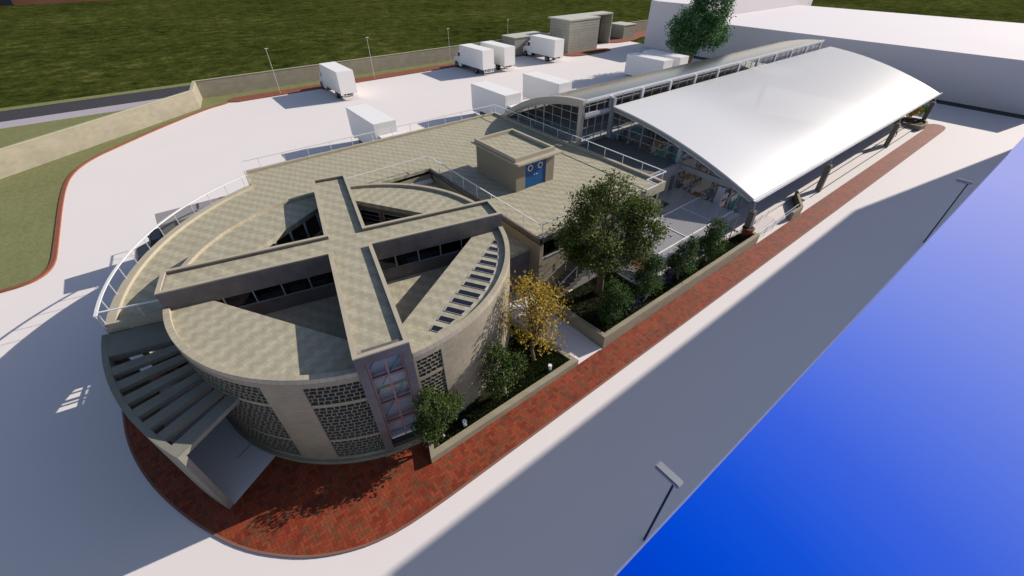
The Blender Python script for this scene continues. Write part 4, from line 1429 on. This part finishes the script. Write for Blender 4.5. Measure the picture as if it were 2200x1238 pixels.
# ------------------------------------------------------------------ trees and shrubs
def tree(name, label, cat, base, trunk_h, trunk_r, blobs, nclus, nleaf, lsize, lmat, bmat, seed, group=None, limbs=8, spread=0.34, elong=1.0):
    """blobs: list of (dx,dy,z,rx,ry,rz) crown lobes; leaves hang in clumps through the lobes' volume"""
    r = random.Random(seed)
    t = thing(name, label, cat, base, group)
    bx, by, bz = base
    tr = MB()
    bend = [(bx + r.uniform(-.06, .06) * k, by + r.uniform(-.06, .06) * k, bz - 0.1 + (trunk_h + 0.1) * k / 4) for k in range(5)]
    tr.tube(bend, [trunk_r * (1.25, 0.95, 0.85, 0.78, 0.7)[k] for k in range(5)], 9)
    top = Vector(bend[-1])
    centers = []
    for c in range(nclus):
        bl = blobs[c % len(blobs)] if r.random() < 0.7 else r.choice(blobs)
        for _ in range(30):
            v = Vector((r.gauss(0, 1), r.gauss(0, 1), r.gauss(0, 1))).normalized()
            rad = r.uniform(0.25, 1.0) ** 0.45
            p = Vector((bx + bl[0] + v.x * bl[3] * rad, by + bl[1] + v.y * bl[4] * rad, bl[2] + v.z * bl[5] * rad))
            if noise.noise(p * (1.1 / max(bl[3], 0.8)) + Vector((seed, 0, 0))) > -0.18:
                break
        centers.append(p)
    tips = centers[:: max(1, len(centers) // (limbs * 5))]
    for k in range(limbs):
        bl = blobs[k % len(blobs)]
        tgt = Vector((bx + bl[0] + r.uniform(-.5, .5) * bl[3], by + bl[1] + r.uniform(-.5, .5) * bl[4], bl[2] + r.uniform(-0.1, .7) * bl[5]))
        s_ = Vector(bend[r.choice((2, 3, 4))])
        m_ = s_.lerp(tgt, 0.5) + Vector((r.uniform(-.2, .2), r.uniform(-.2, .2), r.uniform(0, .3))) * bl[3] * 0.5
        tr.tube([s_, m_, tgt], [trunk_r * 0.55, trunk_r * 0.33, trunk_r * 0.12], 6)
        near = sorted(tips, key=lambda q: (q - tgt).length)[:4]
        for q in near:
            tr.tube([m_.lerp(tgt, r.uniform(0.2, 1.0)), q], [trunk_r * 0.16, trunk_r * 0.05], 4)
    tr.build('trunk', bmat, t, smooth=True)
    b = MB()
    for p in centers:
        nl = int(nleaf * r.uniform(0.6, 1.4))
        for _ in range(nl):
            o = Vector((r.gauss(0, spread), r.gauss(0, spread), r.gauss(0, spread * 0.8)))
            q = p + o
            n_ = (Vector((r.gauss(0, 1), r.gauss(0, 1), r.gauss(0.6, 1)))).normalized()
            u = n_.orthogonal().normalized()
            a = r.uniform(0, 6.28)
            u = Matrix.Rotation(a, 3, n_) @ u
            v = n_.cross(u)
            s_ = lsize * r.uniform(0.6, 1.3)
            u2 = u * s_ * elong
            v2 = v * s_ * 0.55
            b.add([q - u2, q + v2 + n_ * s_ * .15, q + u2, q - v2 + n_ * s_ * .15], [[0, 1, 2, 3]])
    b.build('crown', lmat, t, recalc=False)
    return t


tree('broadleaf_tree', 'big leafy green tree rising from the garden bed by the pergola', 'tree', (17.68, 13.09, 0.45), 3.6, 0.27,
     [(-0.2, 0.4, 5.6, 2.1, 2.1, 1.7), (1.2, 0.9, 6.9, 1.5, 1.5, 1.3), (-1.6, 1.3, 5.4, 1.25, 1.2, 1.1), (1.75, -1.2, 5.2, 1.15, 1.1, 1.0), (-0.9, -0.6, 4.3, 1.4, 1.3, 1.0), (1.4, -0.9, 4.0, 1.2, 1.1, 0.8), (0.1, 0.9, 3.5, 1.4, 1.3, 0.75), (-1.2, 1.2, 3.9, 1.0, 1.0, 0.8), (-0.5, 1.5, 6.7, 1.1, 1.1, 1.0), (2.2, -0.3, 6.0, 1.1, 1.1, 1.0)],
     560, 46, 0.085, M_leaf_big, M_bark, 11, limbs=12, spread=0.24)
tree('autumn_tree', 'yellow and orange autumn tree beside the round pavilion', 'tree', (10.48, 11.39, 0.3), 2.2, 0.11,
     [(0, 0.1, 4.1, 1.45, 1.4, 1.6), (0.7, -0.2, 4.4, 1.0, 1.0, 1.1), (-0.6, 0.3, 3.9, 1.1, 1.0, 1.3), (-0.2, 0.2, 5.3, 0.9, 0.9, 0.9), (0.2, -0.3, 2.9, 1.2, 1.1, 0.8)],
     190, 17, 0.085, M_leaf_yel, M_bark, 21, limbs=10, spread=0.27, elong=0.95)
sg = 'small bushy trees along the planter walls'
for i, (x, y, bz, tz, rr, lab, lm, sd_) in enumerate((
        (4.08, 10.42, 0.3, 2.35, 1.15, 'bushy green small tree against the pavilion beside the tower window', M_leaf_shr, 31),
        (7.91, 10.55, 0.3, 2.25, 1.15, 'bushy small tree between the two short white bed lights', M_leaf_shr, 32),
        (16.5, 10.65, 0.45, 2.1, 1.1, 'dark bushy small tree at the path end of the garden bed', M_leaf_shr2, 33),
        (19.3, 10.6, 0.45, 2.35, 1.2, 'dark bushy small tree in front of the round orange table', M_leaf_shr2, 34),
        (23.13, 10.62, 0.45, 2.15, 1.2, 'dark bushy small tree below the near pergola corner', M_leaf_shr2, 35),
        (26.6, 10.62, 0.45, 2.2, 1.2, 'dark bushy small tree farthest along the garden bed, near the red pot', M_leaf_shr2, 36))):
    r_ = random.Random(sd_)
    q_ = r_.choice((-1, 1))
    blobs = [(0, 0.1, tz + 0.1, rr * 0.78, rr * 0.7, 1.05), (rr * 0.3 * q_, 0.2, tz + 0.95, rr * 0.5, rr * 0.45, 0.65), (-rr * 0.5 * q_, 0.1, tz - 0.1, rr * 0.55, rr * 0.5, 0.65), (rr * 0.5 * q_, 0.0, tz - 0.45, rr * 0.6, rr * 0.5, 0.6)]
    tree('small_tree', lab, 'tree', (x, y, bz), 1.0, 0.07, blobs, 150, 40, 0.062, lm, M_barkp, sd_, sg, limbs=8, spread=0.15)
for i, (x, y, lab, sd_) in enumerate(((21.6, 10.9, 'dusky purple shrub left of the middle bushy trees', 51), (24.9, 10.9, 'dusky purple shrub between the two farthest bushy trees', 52), (18.0, 10.75, 'dusky purple shrub between the two nearest dark bushy trees', 53))):
    tree('shrub', lab, 'shrub', (x, y, 0.45), 0.3, 0.03, [(0, 0, 1.3, 0.6, 0.45, 0.6), (0.25, 0, 1.7, 0.4, 0.35, 0.4)], 32, 22, 0.06, M_leaf_pur, M_barkp, sd_, 'purple shrubs in the garden bed', limbs=4, spread=0.14)
tree('yard_tree', 'tall green tree standing in front of the big white blocks', 'tree', (82.5, 49.0, 0), 3.0, 0.42,
     [(0, 0, 7.5, 4.6, 4.6, 3.6), (1.5, -1, 10.2, 3.2, 3.2, 2.6), (-2.4, 1.2, 7.0, 3.0, 3.0, 2.6), (2.6, -1.6, 6.0, 3.0, 3.0, 2.6), (-1.4, 1.0, 4.8, 3.2, 3.0, 2.2), (0.4, 0.2, 12.2, 2.4, 2.4, 1.8)],
     620, 40, 0.19, M_leaf_far, M_bark, 61, limbs=12, spread=0.5, elong=1.1)
tree('autumn_tree', 'small orange tree in the far rounded planter under the eave', 'tree', (76.3, 12.0, 0.4), 1.0, 0.06,
     [(0, 0, 2.1, 1.1, 1.0, 0.8), (-0.8, 0.2, 1.9, 0.8, 0.7, 0.6)], 60, 18, 0.11, M_leaf_yel, M_bark, 71, limbs=5, spread=0.22)
tree('small_tree', 'fresh green bush at the far corner of the hall beside the last column', 'tree', (79.4, 12.2, 0.3), 0.8, 0.06,
     [(0, 0, 2.1, 1.2, 1.1, 1.1), (0.4, -0.3, 1.6, 0.9, 0.9, 0.7)], 80, 22, 0.10, M_leaf_grn, M_bark, 72, limbs=5, spread=0.22)

# pot, bed lights, outdoor table ---------------------------------------
b = MB()
b.tube([(32.3, 10.72, 0.05), (32.3, 10.72, 0.75)], [0.36, 0.42], 20)
b.tube([(32.3, 10.72, 0.72), (32.3, 10.72, 0.82)], [0.46, 0.46], 20)
po = thing('plant_pot', 'round red terracotta pot at the foot of the first hall column', 'pot', (32.3, 10.62, 0.0))
b.v = [(x - 0.0, y - 0.1 - 0.0, z + 0.5) for x, y, z in b.v]
b.build('pot', M_pot, po, smooth=False)
b = MB(); b.tube([(32.3, 10.62, 1.3), (32.3, 10.62, 1.325)], 0.36, 18); b.build('soil', M_soil, po)
b = MB(); b.box(31.8, 32.44, 10.2, 11.1, 0, 0.55); b.build('base', M_column, po)
for lab, x, y in (('short white bed light near the tower window bush', 5.19, 10.32), ('short white bed light near the passage end of the pavilion bed', 10.79, 10.32)):
    t = thing('bed_light', lab, 'garden light', (x, y, 0.36), 'short white bed lights')
    b = MB(); b.cyl((x, y), 0.09, 0.36, 0.72, 12); b.build('post', M_white, t)
    b = MB(); b.cyl((x, y), 0.11, 0.722, 0.78, 12); b.build('cap', M_white, t)
t = thing('round_table', 'round orange wood table on the terrace between the big tree and pergola', 'table', (22.3, 13.0, 0.2))
b = MB(); b.cyl((22.3, 13.0), 0.85, 0.9, 0.95, 28); b.build('tabletop', M_wood, t)
b = MB(); b.cyl((22.3, 13.0), 0.06, 0.2, 0.9, 10); b.cyl((22.3, 13.0), 0.3, 0.2, 0.24, 16); b.build('pedestal', M_frame, t)
t = thing('terrace_chair', 'pale pink chair left of the round orange table', 'chair', (21.3, 13.75, 0.2))
b = MB(); b.cyl((21.3, 13.75), 0.24, 0.63, 0.67, 16); b.build('seat', mat('pink_seat', (0.55, 0.42, 0.38), 0.6), t)
b = MB(); b.arc((21.3, 13.75), 0.22, 0.25, 100, 230, 0.8, 1.0); b.build('backrest', MATS['pink_seat'], t)
for dx, dy in ((-.17, -.17), (.17, -.17), (.17, .17), (-.17, .17)):
    b = MB(); b.tube([(21.3 + dx * 1.3, 13.75 + dy * 1.3, 0.2), (21.3 + dx, 13.75 + dy, 0.63)], 0.018, 5); b.build('leg', MATS['pink_seat'], t)

# ------------------------------------------------------------------ trucks
def make_truck(label, group, box_m, cab_m):
    """rear at y=0, cab towards +y"""
    t = thing('box_truck', label, 'truck', (0, 0, 0), group)
    b = MB(); b.box(-1.3, 1.3, 0, 7.7, 0.95, 4.1); b.build('cargo_box', box_m, t, bevel=0.03)
    b = MB(); b.box(-0.55, 0.55, 0.15, 9.9, 0.62, 0.92); b.build('chassis', M_dark, t)
    # cab body: profile in y-z, width along x
    prof_ = [(7.78, 0.55), (7.78, 2.85), (8.0, 2.95), (8.65, 2.92), (9.05, 2.05), (10.15, 1.75), (10.4, 1.45), (10.4, 0.6)]
    n = len(prof_)
    b = MB()
    vs = [(-1.08, y, z) for y, z in prof_] + [(1.08, y, z) for y, z in prof_]
    b.add(vs, [list(range(n)), list(range(2 * n - 1, n - 1, -1))] + [[i, (i + 1) % n, n + (i + 1) % n, n + i] for i in range(n)])
    cab = b.build('cab', cab_m, t, bevel=0.05)
    b = MB(); b.add([(-0.95, 8.70, 2.84), (0.95, 8.70, 2.84), (0.95, 9.06, 2.10), (-0.95, 9.06, 2.10)], [[0, 1, 2, 3]])
    b.v = [(x, y + 0.03, z + 0.015) for x, y, z in b.v]
    b.build('windscreen', M_dark, cab)
    for s_ in (-1, 1):
        b = MB(); b.add([(s_ * 1.086, 7.95, 2.1), (s_ * 1.086, 8.85, 2.1), (s_ * 1.086, 8.6, 2.75), (s_ * 1.086, 7.95, 2.75)], [[0, 1, 2, 3]]); b.build('side_window', M_dark, cab)
        b = MB(); b.beam((s_ * 1.2, 8.95, 2.0), (s_ * 1.2, 8.95, 2.45), 0.2, 0.06); b.beam((s_ * 1.0, 8.9, 2.2), (s_ * 1.2, 8.95, 2.2), 0.03, 0.03); b.build('mirror', cab_m, cab)
        b = MB()
        pts = [(s_ * 1.12, 9.2 + 0.72 * math.cos(a), 0.55 + 0.72 * math.sin(a)) for a in [math.pi * k / 8 for k in range(9)]]
        for p, q in zip(pts, pts[1:]):
            b.beam(p, q, 0.34, 0.06)
        b.build('fender', cab_m, cab)
        b = MB(); b.box(s_ * 1.12 - 0.14, s_ * 1.12 + 0.14, 7.5, 8.4, 0.45, 0.95); b.build('fuel_tank', cab_m, t)
        for y, w_ in ((2.4, 0.5), (9.2, 0.28)):
            xo = s_ * (1.28 - w_ / 2)
            b = MB(); b.tube([(xo - w_ / 2, y, 0.53), (xo + w_ / 2, y, 0.53)], 0.53, 22)
            wh = b.build('wheel', M_black, t)
            b = MB(); b.tube([(xo - w_ / 2 - 0.01, y, 0.53), (xo + w_ / 2 + 0.01, y, 0.53)], 0.26, 14); b.build('rim', M_lampgrey if box_m is M_truck else M_dark, wh)
    b = MB()
    b.beam((-1.1, -0.12, 0.5), (1.1, -0.12, 0.5), 0.08, 0.1); b.beam((-1.1, -0.12, 0.75), (1.1, -0.12, 0.75), 0.06, 0.06)
    for x in (-1.08, -0.5, 0.5, 1.08):
        b.beam((x, -0.12, 0.5), (x, -0.02, 0.98), 0.06, 0.06)
    b.build('rear_bumper', cab_m, t)
    return t


grp = 'white box trucks parked in the yard'
tk = make_truck('white box truck parked alone nearest the angled wall corner', grp, M_truck, M_truck)
trs = [((22.6, 69.4), 0, None),
       ((49.15, 69.4), 0, 'white box truck facing the far wall, left of a close pair'),
       ((54.1, 69.4), 0, 'white box truck half hidden behind the left one of the close pair'),
       ((66.9, 69.4), 0, 'white box truck parked in front of the tall grey gatehouse'),
       ((17.25, 51.6), 180, 'white box truck behind the straight terrace railing, nearest its left end'),
       ((34.75, 51.6), 180, 'white box truck behind the far corner of the terrace railing'),
       ((43.95, 51.6), 180, 'white box truck just behind the low arched roof end'),
       ((67.45, 51.6), 180, 'white box truck with tree shadow on top, left of the tall tree'),
       ((71.9, 51.6), 180, 'white box truck partly hidden, directly below the tall tree')]
for (p, rz, lab) in trs:
    o = tk if lab is None else copy_tree(tk)
    if lab: o['label'] = lab
    o.location = (p[0], p[1], 0)
    o.rotation_euler.z = R(rz)
dk = make_truck('dark grey box truck in the shade beside the curved terrace railing', 'trucks beside the buildings', M_truckg, M_truckd)
dk.scale = (0.82, 0.83, 0.853)
dk.location = (2.4, 35.95, 0)
dk.rotation_euler.z = R(90)

# ------------------------------------------------------------------ lamps
lg = 'thin pale lamp posts along the boundary wall'
l0 = thing('lamp_post', '', 'lamp post', (0, 0, 0), lg)
b = MB(); b.tube([(0, 0, 0), (0, 0, 6.42)], [0.04, 0.03], 8); b.build('pole', mat('lamp_white', (0.6, 0.59, 0.56), 0.5), l0)
b = MB(); b.box(-0.16, 0.3, -0.08, 0.08, 6.42, 6.52); b.build('lamp_head', MATS['lamp_white'], l0)
for i, (x, y, lab) in enumerate(((14.96, 80.0, 'thin lamp post left of the lone box truck'), (31.2, 80.0, 'thin lamp post right of the lone box truck'),
                                 (47.4, 80.0, 'thin lamp post behind the close pair of trucks'), (63.8, 82.5, 'farthest thin lamp post, beside the small grey shed'))):
    o = l0 if i == 0 else copy_tree(l0)
    o.location = (x, y, 0); o['label'] = lab
lg = 'dark street lamps on the road edge'
l0 = thing('street_lamp', '', 'street lamp', (0, 0, 0), lg)
b = MB(); b.tube([(0, 0, -0.8), (0, 0, 4.9)], [0.05, 0.04], 10); b.build('pole', M_lampblack, l0)
b = MB()
b.prism([(-0.16, -0.22), (0.16, -0.22), (0.16, 0.72), (-0.16, 0.72)], 4.92, 5.1)
b.build('lamp_head', M_lampgrey, l0, bevel=0.04)
b = MB(); b.box(-0.11, 0.11, -0.1, 0.66, 4.895, 4.92); b.build('lens', M_dark, l0)
for i, (x, y, lab) in enumerate(((8.17, 1.72, 'dark street lamp nearest the bottom of the picture on the road edge'), (43.7, 1.48, 'dark street lamp farther up the shaded road edge'))):
    o = l0 if i == 0 else copy_tree(l0)
    o.location = (x, y, 0.0 if i == 0 else 0.2); o['label'] = lab

# ------------------------------------------------------------------ sheds by the far wall
sh = thing('gatehouse', 'tall striped grey gatehouse with roof slab and side fin', 'building', (79, 76, 0))
b = MB(); b.box(74.3, 83.7, 74.3, 80.5, 0, 6.15); b.build('wall', M_shed, sh)
b = MB(); b.prism([(74.2, 74.2), (83.8, 74.2), (83.8, 77.6), (91.9, 77.6), (91.9, 81.2), (74.2, 81.2)], 6.15, 6.42); b.build('roof', noisy('shed_roof', (0.52, 0.50, 0.43), 0.85, 0.05, 0.5), sh)
b = MB(); b.box(91.6, 91.9, 77.6, 81.2, 0, 6.15); b.build('side_fin', M_shed, sh)
b = MB(); b.box(83.75, 91.58, 80.9, 81.2, 0, 6.15); b.build('back_wall', mat('shed_dark', (0.09, 0.10, 0.11), 0.8), sh)
sh = thing('shed', 'small grey shed on a red kerb beyond the gatehouse', 'shed', (101, 80, 0))
b = MB(); b.box(98.9, 103.6, 79.3, 84.5, 0, 2.95); b.build('wall', M_shed, sh)
b = MB(); b.box(98.8, 103.7, 79.2, 84.6, 2.95, 3.1); b.build('roof', MATS['shed_roof'], sh)
sh = thing('shed', 'small dark shed against the far wall behind a truck', 'shed', (65, 82, 0))
b = MB(); b.box(63.7, 73.0, 79.95, 84.5, 0, 3.3); b.build('wall', M_shed, sh)
b = MB(); b.box(63.6, 73.1, 79.85, 84.55, 3.3, 3.48); b.build('roof', MATS['shed_roof'], sh)
b = MB()
b.prism(smooth_line([(72.5, 74.3), (72.6, 72.6), (74.0, 71.2), (77.5, 70.6), (82, 70.5), (85.0, 71.1), (86.3, 72.3), (85.5, 73.6), (83.7, 74.3)], 2), -0.02, 0.14)
b.prism(smooth_line([(92.2, 77.6), (94, 76.4), (99, 76.2), (106, 78.8), (130, 79.2), (130, 84.6), (92.2, 84.6)], 1), -0.02, 0.14)
struct(b.build('brick_island', M_kerb))
b = MB(); b.prism(smooth_line([(76.5, 72.6), (79.0, 71.4), (83.5, 71.3), (84.8, 72.0), (83.0, 73.0), (79, 73.4)], 2), 0.142, 0.2)
struct(b.build('planting_bed', M_soil))

# ------------------------------------------------------------------ big white blocks on the right
wb = thing('warehouse', 'long low white warehouse block with a flat white roof', 'building', (110, 30, 0))
b = MB(); b.box(95.1, 144, edge_y(96) + 0.1, 57.8, 0, 6.40); b.build('wall', M_whitewall, wb)
b = MB(); b.sheet([(92.5, edge_y(96)), (95.1, edge_y(96)), (95.1, 57.8), (92.5, 57.8)], 0.012); struct(b.build('dark_ground_strip', noisy('dark_strip', (0.055, 0.06, 0.06), 0.9, 0.1, 1)))  # dark strip of ground along the foot of the warehouse
tb = thing('white_block', 'tall white block behind the tall tree, higher than the warehouse', 'building', (120, 62, 0))
b = MB(); b.box(95.0, 152, 57.82, 69.6, 0, 9.12); b.build('wall', M_whitewall, tb)
ob = thing('office_tower', 'tall plain white tower across the road that shades it', 'building', (90, -20, 0))
b = MB(); b.box(64.2, 110, -30, -5.0, -0.02, 32.6); b.build('wall', M_whitewall, ob)
for k in range(12):
    for i in range(18):
        b = MB(); b.box(66 + i * 2.4, 67.5 + i * 2.4, -5.01, -4.98, 1.4 + k * 2.5, 2.8 + k * 2.5)
        if k % 3 == 0 and i % 2 == 0: b.build('window', M_dark, ob)
# far strips on the horizon of the field
fb = thing('far_building', 'long low reddish brown building on the far left edge of the field', 'building', (-60, 300, 0))
b = MB(); b.box(-34, 5, 288, 300, -0.1, 9); b.build('wall', noisy('far_brown', (0.20, 0.085, 0.05), 0.9, 0.2, 0.1), fb)
b = MB(); b.box(-120, -34.02, 287, 300, -0.1, 9); b.build('dark_wing', mat('far_navy', (0.012, 0.016, 0.03), 0.9), fb)

# ------------------------------------------------------------------ person by the third column
def person(label, loc, rz):
    t = thing('person', label, 'person', loc)
    J = {'pel': (0, 0, .95), 'wai': (0, 0, 1.12), 'che': (0, 0, 1.35), 'nec': (0, .01, 1.52), 'hea': (0, .02, 1.62), 'top': (0, .02, 1.74),
         'sl': (-.19, 0, 1.43), 'el': (-.25, .02, 1.15), 'wl': (-.23, .12, .92), 'hl': (-.22, .15, .82), 'sr': (.19, 0, 1.43), 'er': (.26, -.02, 1.15), 'wr': (.25, .06, .9), 'hr': (.25, .09, .8),
         'hil': (-.1, 0, .9), 'kl': (-.1, .06, .5), 'al': (-.1, .0, .08), 'tl': (-.1, .16, .03), 'hir': (.1, 0, .9), 'kr': (.1, -.02, .5), 'ar': (.1, -.12, .08), 'tr': (.1, .04, .03)}
    RA = {'pel': .15, 'wai': .13, 'che': .16, 'nec': .055, 'hea': .1, 'top': .075, 'sl': .075, 'el': .05, 'wl': .036, 'hl': .035, 'sr': .075, 'er': .05, 'wr': .036, 'hr': .035,
          'hil': .1, 'kl': .068, 'al': .045, 'tl': .04, 'hir': .1, 'kr': .068, 'ar': .045, 'tr': .04}
    E_ = [('pel', 'wai'), ('wai', 'che'), ('che', 'nec'), ('nec', 'hea'), ('hea', 'top'), ('che', 'sl'), ('sl', 'el'), ('el', 'wl'), ('wl', 'hl'), ('che', 'sr'), ('sr', 'er'), ('er', 'wr'), ('wr', 'hr'),
          ('pel', 'hil'), ('hil', 'kl'), ('kl', 'al'), ('al', 'tl'), ('pel', 'hir'), ('hir', 'kr'), ('kr', 'ar'), ('ar', 'tr')]
    ks_ = list(J)
    me = bpy.data.meshes.new('body')
    me.from_pydata([J[k] for k in ks_], [(ks_.index(a), ks_.index(b_)) for a, b_ in E_], [])
    o = bpy.data.objects.new('body', me)
    COL.objects.link(o)
    md = o.modifiers.new('skin', 'SKIN')
    bmv = bmesh.new(); bmv.from_mesh(me); bmv.verts.layers.skin.verify(); bmv.to_mesh(me); bmv.free()
    for i, k in enumerate(ks_):
        me.skin_vertices[0].data[i].radius = (RA[k], RA[k] * (0.72 if k in ('pel', 'wai', 'che') else 1))
        me.skin_vertices[0].data[i].use_root = (k == 'pel')
    o.modifiers.new('sub', 'SUBSURF').levels = 1
    me.materials.append(M_cloth)
    o.parent = t
    b = MB(); b.tube([(0, .0, 1.62), (0, -.01, 1.72), (0, -.01, 1.77)], [.112, .105, .04], 12)
    h = b.build('hair', M_black, None, smooth=True); h.parent = t
    b = MB(); b.tube([(0, .1, 1.60), (0, .125, 1.645), (0, .11, 1.70)], [.05, .06, .045], 10)
    h = b.build('face', M_skin, None, smooth=True); h.parent = t
    t.rotation_euler.z = R(rz)
    return t


person('person in dark clothes walking beside the third hall column', (66.6, 10.85, 0.15), -100)
